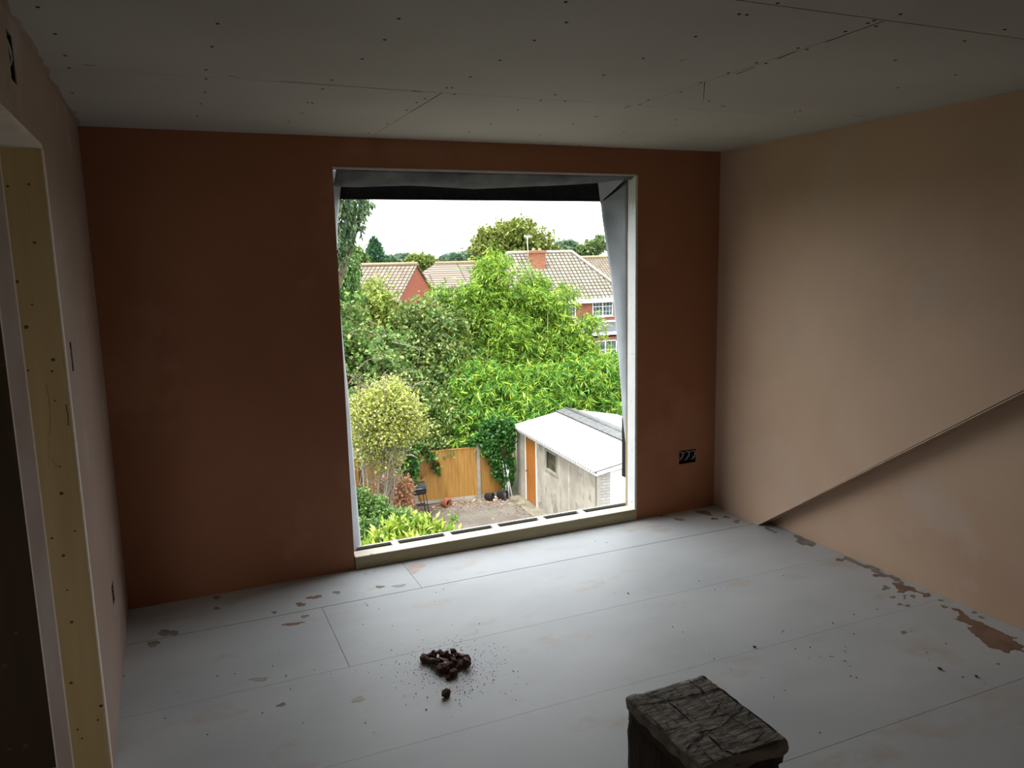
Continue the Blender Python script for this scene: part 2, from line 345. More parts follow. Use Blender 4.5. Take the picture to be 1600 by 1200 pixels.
# doorway jamb: pine stud edge between board edges, plaster return, stud further in with shade in its colour
JY = DY1
jamb = empty('door_jamb', (XL-.05, JY, 0)); tag(jamb, 'unlined doorway jamb of knotty pine between cream board edges', 'door jamb')
mb = MB(); mb.box((XL-.112, JY, .0), (XL-.0035, JY+.029, DZ-.0)); mb.box((XL-.112, JY+.029, .0), (XL-.014, JY+.045, DZ+.15)); 
for (x, y, r_) in [(12,291,6),(45,288,6),(54,379,7),(26,440,9),(50,476,5),(41,511,10),(83,562,9),(44,579,5),(81,580,6),(86,626,4),(94,729,5),(96,771,9),(81,841,6),(117,830,5),(99,868,8),(105,922,5),(112,972,8),(111,1067,8),(158,1103,9),(153,1125,6),(121,1140,6),(128,1154,5),(130,805,4)]:
    p = aY(x, y, JY-.0004); s_ = r_*.00062*JY/2.9
    mb.face([p+Vector((math.cos(a)*s_*1.15, 0, math.sin(a)*s_)) for a in [2*PI*k/10 for k in range(10)]], 1)
# resin streak and split
for pts, wd in (([(103,632),(106,650),(107,665)], .0016), ([(72,600),(76,620),(79,650),(77,680)], .0006), ([(80,715),(88,730),(94,722)], .0005)):
    for a, b in zip(pts, pts[1:]):
        a, b = aY(*a, JY-.0004), aY(*b, JY-.0004); mb.face([a-Vector((wd,0,0)), b-Vector((wd,0,0)), b+Vector((wd,0,0)), a+Vector((wd,0,0))], 1)
mb.build('stud', [PINE, KNOT], jamb)
mb = MB(); mb.box((XL-.0035, JY-.0015, 0), (XL+.0006, JY+.0299, DZ)); mb.build('board_edge', PAPER, jamb)
mb = MB(); mb.box((XL-.117, JY-.0015, 0), (XL-.112, JY+.03, DZ+.01)); mb.build('board_edge', PAPER, jamb)
mb = MB(); mb.box((XL-.165, JY-.0015, 0), (XL-.1605, JY+.03, DZ+.01)); mb.build('board_edge', PAPER, jamb)
mb = MB(); mb.box((XL-.1605, JY, 0), (XL-.117, JY+.12, DZ+.2)); mb.build('plaster_return', mat('smudged_skim', (.40,.31,.27), (.47,.39,.35), .7, 3, (3,3,1), bump=.1), jamb)
head = empty('door_head', (XL-.05, 2.4, DZ)); tag(head, 'pale board lining under the head of the left doorway', 'door head')
mb = MB(); mb.box((XL-.112, DY0, DZ), (XL-.012, JY, DZ+.02)); mb.box((XL-.165, DY0, DZ+.001), (XL-.112, JY, DZ+.02)); mb.build('lining', mat('pale_head_lining', (.62,.56,.47), (.7,.64,.55), .8, 4), head)
mb = MB(); mb.box((XL-.012, DY0, DZ-.001), (XL+.0008, JY, DZ+.012)); mb.build('board_edge', PAPER, head)
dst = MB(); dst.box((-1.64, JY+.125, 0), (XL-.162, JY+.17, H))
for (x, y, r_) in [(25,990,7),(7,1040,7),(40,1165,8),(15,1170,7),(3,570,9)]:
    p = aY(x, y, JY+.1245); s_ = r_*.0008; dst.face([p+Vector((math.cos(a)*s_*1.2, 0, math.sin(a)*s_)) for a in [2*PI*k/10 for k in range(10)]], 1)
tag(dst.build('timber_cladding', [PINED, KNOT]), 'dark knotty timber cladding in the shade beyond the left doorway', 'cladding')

# ------------------------------------------------------------------ wiring boxes in the walls
def cable(mb, pts, r, mi): 
    P_ = [Vector(p) for p in pts]; out = []
    for i in range(len(P_)-1):
        p0 = P_[max(i-1,0)]; p1 = P_[i]; p2 = P_[i+1]; p3 = P_[min(i+2,len(P_)-1)]
        for k in range(6):
            t = k/6; out.append(.5*((2*p1)+(p2-p0)*t+(2*p0-5*p1+4*p2-p3)*t*t+(3*p1-p0-3*p2+p3)*t**3))
    out.append(P_[-1]); mb.tube(out, r, 6, mi)
so = empty('socket_box', (3.166, D, .336)); tag(so, 'open double socket box with coiled wires low on the window wall', 'socket box')
mb = MB(); a, b, c, d = SK; e = .002
mb.box((a, D+.004, c), (a+e, D+.05, d)); mb.box((b-e, D+.004, c), (b, D+.05, d)); mb.box((a, D+.004, c), (b, D+.05, c+e)); mb.box((a, D+.004, d-e), (b, D+.05, d)); mb.box((a, D+.048, c), (b, D+.05, d)); mb.build('metal_box', HOLE, so)
rr = random.Random(5)
for k in range(5):
    mb = MB(); x = 3.112+k*.025
    cable(mb, [(x, D+.045, .345), (x+.012*rr.uniform(-1,1), D+.012, .365), (x+.018, D+.003, .395), (x+.005+rr.uniform(-.012,.012), D+.008, .418), (x-.012, D+.03, .40)], .0033, 0)
    mb.build('cable', [CABLE, BLACKC, CABLE, BLACKC, CABLE][k], so)
for (x, z) in ((3.108,.385),(3.226,.392),(3.214,.38)): mb = MB(); mb.tube([(x, D+.02, z), (x+.002, D+.003, z-.004)], .0035, 6); mb.build('wire_end', COPPER, so)
names = [('open box with a loop of cable high on the left wall', 'wall box'), ('narrow slot with dark cable ends halfway up the left wall', 'wall box'), ('chipped opening with wires low on the left wall near the corner', 'wall box')]
for (h, (lb, ct)) in zip(LH, names):
    o = empty('wall_box', (XL, (h[0]+h[1])/2, h[2])); tag(o, lb, ct)
    mb = MB(); y0, y1, z0, z1 = h; xi = XL-.04
    for bx in (((xi, y0, z0), (XL-.003, y0+e, z1)), ((xi, y1-e, z0), (XL-.003, y1, z1)), ((xi, y0, z0), (XL-.003, y1, z0+e)), ((xi, y0, z1-e), (XL-.003, y1, z1)), ((xi-.002, y0, z0), (xi, y1, z1))): mb.box(*bx)
    mb.build('back_box', HOLE, o)
    mb = MB(); ym = (y0+y1)/2; q = (y1-y0)*.25; hh = z1-z0
    cable(mb, [(XL-.035, ym, z0+.01), (XL-.008, ym-q, z0+.25*hh), (XL-.004, ym+q, z0+.55*hh), (XL-.008, ym-q*.5, z0+.85*hh), (XL-.03, ym, z1-.01)], .0035, 0); mb.build('cable', CABLE if h[3] > 2 else BLACKC, o)

# ------------------------------------------------------------------ window opening: linings, sill, membrane
wr = empty('window_lining', (WX1, D+.04, 0)); tag(wr, 'pale board lining on the right side of the window opening', 'window lining')
mb = MB(); mb.box((WX1-.012, D-.001, .03), (WX1+.001, D+.088, WZ1)); mb.build('board', WHITEBOARD, wr)
mb = MB(); mb.box((WX1-.0125, D-.003, .03), (WX1+.003, D+.001, WZ1)); mb.build('corner_bead', PAPER, wr)
for py in (284, 325, 388, 460, 482, 553, 628, 704, 785):
    p = aX(989, py, WX1-.0125); mb = MB(); mb.tube([(WX1-.0135, D+.035+.012*((py//7)%3-1), p.z), (WX1-.0115, D+.035+.012*((py//7)%3-1), p.z)], .003, 8); mb.build('screw', GALV, wr)
mb = MB(); mb.box((WX1-.010, D+.088, .03), (WX1+.001, D+.118, 1.9)); tag(mb.build('timber_batten', PINE), 'narrow pine batten standing behind the right window lining', 'batten')
mb = MB(); mb.box((WX0, D-.003, WZ1-.008), (WX1, D+.012, WZ1+.002)); tag(mb.build('head_bead', mat('white_bead', (.62,.56,.52), (.7,.64,.6), .5, 20)), 'thin pale bead along the top edge of the window opening', 'edge bead')
mb = MB(); mb.box((WX1+.012, D+.121, .25), (WX1+.03, D+.20, .66)); tag(mb.build('tape_strip', BLACK), 'black strip hanging outside the lower right of the opening', 'tape')
# sill
sill = empty('sill_timber', (1.8, D+.03, 0)); tag(sill, 'rough sawn pine timber lying along the bottom of the window opening', 'sill')
mb = MB(); mb.box((WX0+.003, D-.012, .001), (WX1-.003, D+.088, .075)); mb.build('timber', mat('shaded_olive_pine', (.36,.30,.17), (.46,.40,.26), .75, 2, (.6,8,8)), sill, bevel=.003); mb = MB(); mb.box((WX0+.006, D-.009, .0745), (WX1-.006, D+.085, .0758)); mb.build('lit_top', SILLW, sill)  # same timber: shaded front painted darker, thin pale slab for the lit top
mb = MB()
for (x, y, q) in [(580,866,1.5),(640,862,1),(700,846,1),(745,835,1.2),(905,811,1.4),(820,822,1),(640,867,1),(610,869,.8)]:
    p = aZ(x, y, .0762); n = 9; mb = MB(); mb.face([p+Vector((math.cos(2*PI*k/n)*.006*q*rr.uniform(.5,1.3), math.sin(2*PI*k/n)*.004*q*rr.uniform(.5,1.3), 0)) for k in range(n)]); mb.build('stain', CRACK, sill)
ts = empty('frame_rail', (1.8, D+.12, 0)); tag(ts, 'white rail with black slots on the outer edge of the sill', 'rail')
mb = MB(); mb.box((WX0, D+.088, .0), (WX1+.02, D+.155, .058)); mb.build('channel', BLACK, ts)
mb = MB(); mb.box((WX0, D+.155, .0), (WX1+.02, D+.170, .072)); mb.build('outer_lip', WHITEP, ts)
for x in [aZ(px, py, .07).x for px, py in ((621,853),(701,836),(776,824),(847,811),(910,801))]:
    mb = MB(); mb.box((x-.02, D+.088, .05), (x+.02, D+.156, .0725)); mb.build('packer', WHITEP, ts)
# membranes
def smooth(pts, n=24):
    out = []
    for k in range(n+1):
        t = k/n
        for (a, b), (c, d) in zip(pts, pts[1:]):
            if a <= t <= c or (c == pts[-1][0] and t >= a): out.append(b+(d-b)*(t-a)/(c-a) if c > a else b); break
    return out
def fabric(mb_rows, name, m, parent=None, thick=.003, **kw):
    mb = MB().grid(mb_rows); o = mb.build(name, m, parent); md = o.modifiers.new('solid', 'SOLIDIFY'); md.thickness = thick; return o
wm = empty('breather_membrane', (1.8, D+.15, 2.2)); tag(wm, 'loose grey breather membrane folded around the window opening', 'membrane')
# right hanging edge: row from lining to free edge, wraps outwards
edge = [(313,938),(340,941),(370,945),(440,955),(520,963),(580,968),(640,973),(700,977),(790,980)]
rows = []
for i, (py, px) in enumerate(edge):
    e1 = aY(px, py, D+.2); zz = e1.z; r_ = []
    for k in range(9):
        t = k/8; x = WX1-.011 + (e1.x-WX1+.011)*t; y = D+.10 + .1*t + .02*math.sin(PI*t)*math.sin(i*1.3)
        x += .012*math.sin(PI*t)*math.sin(i*.8+1)
        r_.append((x, y, zz))
    for k in range(1, 5): r_.append((e1.x+.05*k, D+.2+.012*k, zz))
    rows.append(r_)
def interp(rows, m_):
    out = []
    for a, b in zip(rows, rows[1:]):
        for k in range(m_): out.append([tuple(Vector(p)*(1-k/m_)+Vector(q)*(k/m_)) for p, q in zip(a, b)])
    out.append(rows[-1]); return out
top = []
for k, p in enumerate(rows[0]): top.append((p[0]+(.045 if k < 9 else 0)*0, p[1], 2.082+.130*max(0, 1-k/8.)))
fabric(interp([top]+rows, 5), 'side_drape', MEMB, wm)
# triangular flap of the head piece over the corner
A_ = [aY(934, 283, D+.15), aY(938, 316, D+.195), aY(960, 296, D+.14), aY(980, 277, D+.08), aY(975, 273, D+.06)]
mb = MB(); mb.face(A_); o = mb.build('corner_flap', MEMB, wm); o.modifiers.new('s', 'SOLIDIFY').thickness = .003
# head piece
rows = []
low = [(520,262+28),(533,292),(560,292.5),(600,291),(640,290),(700,293),(740,295.5),(800,293),(850,290.5),(900,288),(935,286),(978,280)]
for i, (px, py) in enumerate(low):
    b_ = aY(px, py, D+.13); xx = min(max(b_.x, WX0), WX1-.013); r_ = []
    for k in range(9):
        t = k/8; z = (WZ1-.008)*(1-t)+b_.z*t; y = D+.012+.118*t; z -= .015*math.sin(PI*t)*(1+.7*math.sin(i*1.7)); y += .01*math.sin(i*2.1+t*3)*t*(1-t)*4
        r_.append((xx, y, z))
    for k in range(1, 4): r_.append((xx, D+.13+.02*k, b_.z+.03*k))
    rows.append(r_)
fabric(interp(rows, 5), 'head_drape', MEMBD, wm)
# left edge
edge = [(265,528),(292,532),(313,530),(350,527),(400,526),(480,531),(560,538),(640,546),(720,552),(800,559),(866,565)]
rows = []
for i, (py, px) in enumerate(edge):
    e1 = aY(px, py, D+.2); r_ = []
    for k in range(7):
        t = k/6; r_.append((WX0+.002+(e1.x-WX0-.002)*t, D+.10+.1*t, e1.z))
    for k in range(1, 4): r_.append((e1.x-.05*k, D+.2+.01*k, e1.z))
    rows.append(r_)
fabric(interp(rows, 4), 'side_fold', MEMBL, wm)
mb = MB(); zb = aY(740, 313, D+.21).z
mb.box((WX0-.2, D+.20, zb), (WX1+.3, D+.23, WZ1+.15)); tag(mb.build('lintel_band', BLACK), 'black band of felt across the top outside the opening', 'felt band')

# ------------------------------------------------------------------ worn block in the foreground
bz = .55
cs = [aZ(x, y, bz) for (x, y) in ((978,1090),(1098,1053),(1237,1158),(1095,1199))]
bx0, bx1 = (cs[0].x+cs[3].x)/2, (cs[1].x+cs[2].x)/2; by1, by0 = (cs[0].y+cs[1].y)/2, (cs[2].y+cs[3].y)/2
blk = empty('hop_up_block', ((bx0+bx1)/2, (by0+by1)/2, 0)); tag(blk, 'battered dark wooden block with a scored top in the foreground', 'wooden block')
rb = random.Random(11)
def worn_box(x0, y0, z0, x1, y1, z1, n, amp, rad, seed):
    from mathutils import noise
    bm = bmesh.new(); bmesh.ops.create_cube(bm, size=1); 
    bmesh.ops.subdivide_edges(bm, edges=bm.edges, cuts=n, use_grid_fill=True)
    sx, sy, sz = x1-x0, y1-y0, z1-z0
    for v in bm.verts:
        p = Vector((v.co.x*sx, v.co.y*sy, v.co.z*sz)); h = Vector((sx/2-rad, sy/2-rad, sz/2-rad))
        q = Vector((max(-h.x, min(h.x, p.x)), max(-h.y, min(h.y, p.y)), max(-h.z, min(h.z, p.z)))); d = p-q
        p = q + (d.normalized()*rad if d.length > rad else d)
        onedge = sum(1 for a, b_ in ((abs(p.x), sx/2), (abs(p.y), sy/2), (abs(p.z), sz/2)) if b_-a < rad*1.2)
        nn = noise.noise(p*28+Vector((seed, 0, 0)))*amp*(1.8 if onedge > 1 else .35)
        p += (d.normalized() if d.length > 1e-6 else Vector((0,0,0)))*nn
        v.co = p+Vector(((x0+x1)/2, (y0+y1)/2, (z0+z1)/2))
    return bm
def bmobj(bm, name, m, parent):
    me = bpy.data.meshes.new(name); bm.to_mesh(me); bm.free(); me.materials.append(m)
    for p in me.polygons: p.use_smooth = True
    o = link(bpy.data.objects.new(name, me)); o.parent = parent; pl_ = parent_loc(parent)
    me.transform(Matrix.Translation(-pl_)); return o
bmobj(worn_box(bx0, by0, bz-.038, bx1, by1, bz, 24, .004, .006, 1), 'top_board', OLDWOOD, blk)
bmobj(worn_box(bx0+.004, by0+.006, bz-.07, bx1-.006, by1-.006, bz-.03, 18, .003, .006, 7), 'upper_rail', OLDRED, blk)
bmobj(worn_box(bx0+.002, by0+.02, 0.001, bx0+.035, by1-.008, bz-.066, 14, .003, .006, 3), 'side_board', OLDSIDE, blk)
bmobj(worn_box(bx1-.042, by0+.02, 0.001, bx1-.009, by1-.008, bz-.066, 14, .003, .006, 4), 'side_board', OLDSIDE, blk)
bmobj(worn_box(bx0+.034, by0+.022, 0.001, bx1-.041, by0+.05, bz-.066, 14, .003, .006, 5), 'end_board', OLDSIDE, blk)
bmobj(worn_box(bx0+.034, by1-.04, 0.001, bx1-.041, by1-.012, bz-.066, 14, .003, .006, 6), 'end_board', OLDSIDE, blk)
mb = MB()
def scratch(x0, y0, x1, y1, wd):
    a, b = aZ(x0, y0, bz+.0019), aZ(x1, y1, bz+.0019); n_ = 7; t = (b-a); nn = Vector((-t.y, t.x, 0)).normalized()
    L_, R_ = [], []
    for k in range(n_+1):
        p = a+t*(k/n_)+nn*rb.uniform(-1, 1)*.0015; p.x = min(max(p.x, bx0+.007), bx1-.007); p.y = min(max(p.y, by0+.007), by1-.007); ww = wd*rb.uniform(.4, 1.2)*(0.15 if k in (0, n_) else 1)
        L_.append(p-nn*ww); R_.append(p+nn*ww)
    for k in range(n_): mb.face([L_[k], L_[k+1], R_[k+1], R_[k]])
def S(x0, y0, x1, y1, w_): scratch(940+x0*.2125, 1020+y0*.2125, 940+x1*.2125, 1020+y1*.2125, w_*1.5)
for a in [(262,392,640,320,.0016),(640,320,900,252,.0028),(720,160,820,215,.002),(480,345,670,515,.0018),(430,582,600,540,.0012),(700,590,870,550,.002),(870,550,1060,390,.0016),(610,715,760,600,.0014),(790,610,900,720,.0022),(900,720,1010,750,.0025),(1010,750,1330,650,.0022),(1050,380,1320,590,.0018),(900,250,1050,380,.0022),(800,465,890,355,.001),(860,470,1050,395,.0014),(960,630,1160,520,.001),(1080,560,1280,545,.0012),(1110,665,1200,585,.0012),(300,300,480,340,.001),(540,230,700,180,.001),(620,180,760,300,.001),(740,720,870,840,.001),(640,680,780,560,.001),(900,850,1000,790,.0012),(350,330,470,280,.001),(300,430,420,560,.0009),(820,740,960,780,.0014),(560,470,680,430,.0008),(940,470,1100,560,.0008),(700,230,760,300,.001)]: S(*a)
for k in range(330):
    x = rb.uniform(bx0+.01, bx1-.01); y = rb.uniform(by0+.01, by1-.01); g = rb.choice([PI/2+.05, PI/2-.1, .25, .1, .5]) + rb.gauss(0, .15); l = rb.uniform(.01, .05); wd = rb.uniform(.0003, .0009)
    a = Vector((x-math.cos(g)*l/2, y-math.sin(g)*l/2, bz+.0016)); b = Vector((x+math.cos(g)*l/2, y+math.sin(g)*l/2, bz+.0016))
    for q in (a, b): q.x = min(max(q.x, bx0+.004), bx1-.004); q.y = min(max(q.y, by0+.004), by1-.004)
    n_ = Vector((-math.sin(g), math.cos(g), 0))*wd; mb.face([a-n_*.3, b-n_, b+n_, a+n_*.3])
mb.build('crack', CRACK, blk)

# ------------------------------------------------------------------ rubble pile, crumbs, splashes
def chunk_mesh(name, r, seed, m, sq=(1,1,1)):
    q = random.Random(seed); bm = bmesh.new(); bmesh.ops.create_icosphere(bm, subdivisions=2, radius=1)
    from mathutils import noise
    pl_ = [(Vector((q.gauss(0,1), q.gauss(0,1), q.gauss(0,1))).normalized(), q.uniform(.45, .85)) for _ in range(7)]
    for v in bm.verts:
        p = v.co.copy()
        for n_, d in pl_:
            k = p.dot(n_)
            if k > d: p -= n_*(k-d)
        p *= 1+.18*noise.noise(p*2.5+Vector((seed, 0, 0))); v.co = Vector((p.x*sq[0], p.y*sq[1], p.z*sq[2]))*r
    mz = min(v.co.z for v in bm.verts)
    for v in bm.verts: v.co.z -= mz
    me = bpy.data.meshes.new(name); bm.to_mesh(me); bm.free(); me.materials.append(m); return me
CLAY2 = mat('tan_plaster_flake', (.30,.19,.13), (.42,.29,.21), .9, 30, bump=.4, bscale=90)
CH2 = [chunk_mesh('plaster_flake', 1, s, CLAY2, sq) for s, sq in ((11,(1.3,.8,.35)),(12,(1,1,.5)))]
CH = [chunk_mesh('plaster_lump', 1, s, CLAY, sq) for s, sq in ((1,(1,1,.7)),(2,(1.3,.8,.6)),(3,(1,.9,.9)),(4,(1.2,1,.45)),(5,(.8,1.1,.8)))]
CR = [chunk_mesh('plaster_crumb', 1, s, CLAYD, (1, .8, .6)) for s in (21, 22, 23)]
def put(me, name, x, y, z, r, rng, label=None, cat=None, group=None, tilt=.5):
    o = link(bpy.data.objects.new(name, me)); o.location = (x, y, z); o.scale = (r, r, r)
    o.rotation_euler = (rng.uniform(-tilt, tilt), rng.uniform(-tilt, tilt), rng.uniform(0, 6.28)); return tag(o, label, cat, group)
q = random.Random(8)
def inpoly(px, py):   # heap footprint in the photo: a triangle pointing at the camera
    T = [(654,1022),(738,1026),(702,1066)]; s_ = []
    for i in range(3):
        (x0, y0), (x1, y1) = T[i], T[(i+1) % 3]; s_.append((x1-x0)*(py-y0)-(y1-y0)*(px-x0))
    return all(v > 0 for v in s_)
cen = aZ(700, 1036, 0); n = 0
while n < 120:
    px, py = q.uniform(652, 740), q.uniform(1020, 1068)
    if not inpoly(px, py): continue
    p = aZ(px, py, 0); dd = (p-cen).length; hgt = max(0, .055*(1-dd/.12))
    r_ = q.uniform(.007, .018) if dd < .09 else q.uniform(.005, .011)
    put(q.choice(CH+CH2), 'plaster_lump', p.x, p.y, q.uniform(.1, 1)*hgt-.001, r_, q, 'crumbled brown plaster lump in the heap on the floor', 'rubble', 'plaster lumps heaped on the floor', .35); n += 1
for k in range(8):
    px, py = [(662,1028),(668,1030),(729,1030),(722,1034),(700,1042),(710,1050),(688,1040),(728,1036)][k]
    p = aZ(px, py, .02); put(CH[k % 5], 'plaster_lump', p.x, p.y, .002, q.uniform(.022, .03), q, 'crumbled brown plaster lump in the heap on the floor', 'rubble', 'plaster lumps heaped on the floor', .2)
p = aZ(698, 1088, 0); put(CH[0], 'plaster_lump', p.x, p.y, 0, .023, q, 'single dark plaster lump lying apart in front of the heap', 'rubble', None, 0)
mb = MB()   # fine crumbs around the heap
for k in range(1300):
    a = q.uniform(0, 6.28); rd = abs(q.gauss(0, .13)); p = cen+Vector((math.cos(a)*rd*1.0, math.sin(a)*rd*1.1-.04, 0)); s_ = q.uniform(.0008, .0035)
    v = [Vector((q.uniform(.6,1)*math.cos(t), q.uniform(.6,1)*math.sin(t), 0))*s_ for t in (0, 1.57, 3.14, 4.71)]
    top_ = p+Vector((0, 0, s_)); vv = [p+x_ for x_ in v]
    for i in range(4): mb.face([vv[i], vv[(i+1) % 4], top_])
tag(mb.build('plaster_grit', CLAYD), 'fine brown plaster grit sprinkled around the heap', 'grit', kind='stuff')
crumbs = [(347,983),(545,664,0),(300,952),(615,978),(609,984)]
cl = [(436,1015),(517,1053),(426,1041),(414,1063),(367,1053),(454,1077),(474,1130),(410,1114),(278,1081),(258,1123),(447,1056),(324,1148),(340,1056),(612,1016),(624,1038),(571,1130),(584,1145),(668,1090),(712,1094),(718,1094),(718,1100),(632,1088),(650,1084),(666,1109),(738,1078),(726,1082),(772,1006),(749,975),(802,1049),(613,978),(567,976),(571,943),(679,940),(574,946),(592,952),(491,1047),(941,911),(960,927),(981,927),(982,928),(1007,945),(1092,908),(1117,922),(1137,919),(1224,900),(1179,1012),(1108,1021),(1116,1030),(1142,1046),(1190,1060),(1226,1079),(1209,1090),(1051,980),(1067,988),(1224,986),(1221,988),(1301,974),(1334,960),(1266,1012),(1282,1027),(1297,1026),(1320,1018),(1320,1033),(1328,1041),(1264,1029),(1243,1014),(1329,1056),(1338,1059),(1281,1145),(1334,991),(1321,1011),(1370,952),(1375,975),(1448,1020),(1320,1018),(1302,1026),(1334,961),(1469,1045),(1524,1057),(1538,1068),(1504,1058),(1329,1057),(1316,1033),(1478,1006),(1452,1031),(1408,988),(1424,987),(806,1094),(1060,780),(1026,812),(930,846),(948,848),(836,843),(693,921),(681,926),(585,893),(571,897),(544,893),(520,910),(453,935),(430,956),(200,1023),(195,1058),(188,1107),(193,1056),(184,1120)]
for (x, y) in cl:
    p = aZ(x, y, 0); put(q.choice(CR), 'plaster_crumb', p.x, p.y, 0, q.uniform(.0022, .0042), q, 'tiny dark plaster crumb lying loose on the grey floor', 'crumb', 'plaster crumbs scattered over the floor', .2)
for (x, y, r_, lb) in ((1468,1046,.011,'long black plaster crumb beside the right wall on the floor'), (1525,1058,.008,'black crumb nearest the camera by the right wall smear'), (1179,1012,.008,'largest dark crumb on the open floor behind the wooden block')):
    p = aZ(x, y, 0); put(CR[0], 'plaster_crumb', p.x, p.y, 0, r_, q, lb, 'crumb', None, 0)
def splat_outline(cx, cy, rx, ry, ang, seed, n=26):
    s = random.Random(seed); ph = [s.uniform(0, 6.28) for _ in range(6)]; out = []
    for k in range(n):
        t = 2*PI*k/n; rr_ = 1+.22*math.sin(2*t+ph[0])+.18*math.sin(3*t+ph[1])+.12*math.sin(5*t+ph[2])+.1*math.sin(8*t+ph[3])
        x = math.cos(t)*rx*rr_; y = math.sin(t)*ry*rr_; out.append((cx+x*math.cos(ang)-y*math.sin(ang), cy+x*math.sin(ang)+y*math.cos(ang)))
    return out
def splat(poly, m, label, group=None, h=.0012):
    P_ = [aZ(x, y, 0) for x, y in poly]; sr = random.Random(int(poly[0][0]*13+poly[0][1]*7))
    for lv in range(3):
        N_ = []
        for i in range(len(P_)):
            a, b = P_[i], P_[(i+1) % len(P_)]; d = b-a; L_ = d.length; N_.append(a)
            if L_ > .006: N_.append((a+b)/2+Vector((-d.y, d.x, 0))*sr.uniform(-.24, .24)+d*sr.uniform(-.15, .15))
        P_ = N_
    for p in P_: p.x = min(p.x, XRL-.003); p.y = min(p.y, D-.002)
    if True:
        ar = sum(P_[i].x*P_[(i+1) % len(P_)].y-P_[(i+1) % len(P_)].x*P_[i].y for i in range(len(P_)))
        if ar < 0: P_ = P_[::-1]
    c = sum(P_, Vector())/len(P_); mb = MB(); n = len(P_)
    I = [c+(p-c)*.96+Vector((0, 0, h)) for p in P_]
    for i in range(n): mb.face([P_[i], P_[(i+1) % n], I[(i+1) % n], I[i]])
    mb.face(I); o = mb.build('plaster_splash', m, origin=Vector((c.x, c.y, 0))); tag(o, label, 'plaster splash', group); return o
def Q5(x, y): return (1300+x*.1875, 850+y*.1875)
splat([Q5(*p) for p in [(985,530),(1090,565),(1135,610),(1210,640),(1300,680),(1380,720),(1450,755),(1500,800),(1600,850),(1600,905),(1520,880),(1480,915),(1390,880),(1290,850),(1240,800),(1160,740),(1120,690),(1190,680),(1100,655),(1050,635),(1000,620),(1060,595)]], SPLAT, 'largest brown plaster smear on the floor along the right wall')
splat([Q5(*p) for p in [(500,315),(570,320),(600,345),(690,365),(720,395),(815,410),(815,435),(760,440),(720,405),(640,385),(600,400),(600,412),(545,405),(530,360)]], SPLAT, 'brown plaster smear by the right wall, left of the largest one')
splat([Q5(*p) for p in [(410,385),(420,350),(450,345),(485,368)]], SPLATG, 'small grey plaster splash left of the second wall smear')
splat([Q5(*p) for p in [(330,260),(370,250),(415,258),(450,272),(360,275)]], SPLAT, 'thin brown plaster splash touching the foot of the right wall')
splat([Q5(*p) for p in [(25,130),(60,118),(100,130),(80,145),(45,142)]], SPLAT, 'small brown plaster splash farthest along the right wall foot')
splat([Q5(*p) for p in [(90,105),(200,148),(400,235),(600,325),(585,330),(380,245),(250,190),(170,155),(85,125)]], SPLATG, 'long thin plaster ridge along the foot of the right wall', h=.004)
GA = 'small dried splashes near the right wall'
SL = ['dark oval splash left of three below the second wall smear', 'dark round splash, left of the lowest pair below the second wall smear', 'dark oval splash, right of the lowest pair below the second wall smear', 'grey splash right under the middle of the second wall smear', 'tiny grey splash just under the left lobe of the second wall smear', 'thin grey splash between the two large smears, nearest the wall', 'long grey splash at the tip of the largest smear', 'dark ragged blot on the open floor left of the largest smear', 'tiny speck shaped splash between the small ones below the second smear', 'dark splash between the wall foot and the largest smear', 'brown splash touching the wall above the largest smear', 'grey streak near the frame edge behind the largest smear', 'tiny dark fleck on the floor at the end of the faint board joint', 'faint grey streak on the floor in front of the largest smear']
for i, (x, y, rx, ry) in enumerate([(508,443,22,8),(565,502,20,9),(630,514,24,9),(675,436,22,12),(605,432,12,7),(905,470,22,7),(935,522,35,9),(598,737,20,14),(605,452,10,6),(1245,612,22,9),(1185,570,22,8),(1520,782,24,8),(375,545,6,5),(1385,1000,18,6)]):
    splat([Q5(*p) for p in splat_outline(x, y, rx, ry, .15, 40+i, 14)], SPLATG, SL[i], GA)
def Q2(x, y): return (1020+x*.125, 740+y*.125)
splat([Q2(*p) for p in [(1395,665),(1440,665),(1560,735),(1545,745),(1500,740),(1430,700)]], SPLATG, 'olive grey plaster streak under the start of the wall slope')
splat([(1240,834),(1255,838),(1275,850),(1272,855),(1256,852),(1246,842)], SPLATG, 'olive grey plaster patch at the wall foot beyond the slope')
splat([Q2(*p) for p in splat_outline(335,575,60,16,.12,3)], SPLATG, 'oval grey plaster splash below the socket box')
splat([Q2(*p) for p in splat_outline(920,543,38,16,.05,4)], SPLATG, 'round grey plaster splash in the far right corner')
splat([Q2(*p) for p in splat_outline(1050,600,40,18,.05,5)], SPLATG, 'pale plaster splash beside the board joint in the right corner')
splat([Q2(*p) for p in splat_outline(640,490,120,18,.15,6)], SPLAT, 'broad brown splash against the window wall corner')
splat([Q2(*p) for p in splat_outline(770,565,40,14,.05,7)], SPLAT, 'pink plaster splash in the right corner of the floor')
splat([Q2(*p) for p in splat_outline(90,530,70,10,-.03,8)], SPLATG, 'dark splash at the foot of the wall right of the opening')
def Q3(x, y): return (300+x*.25, 850+y*.25)
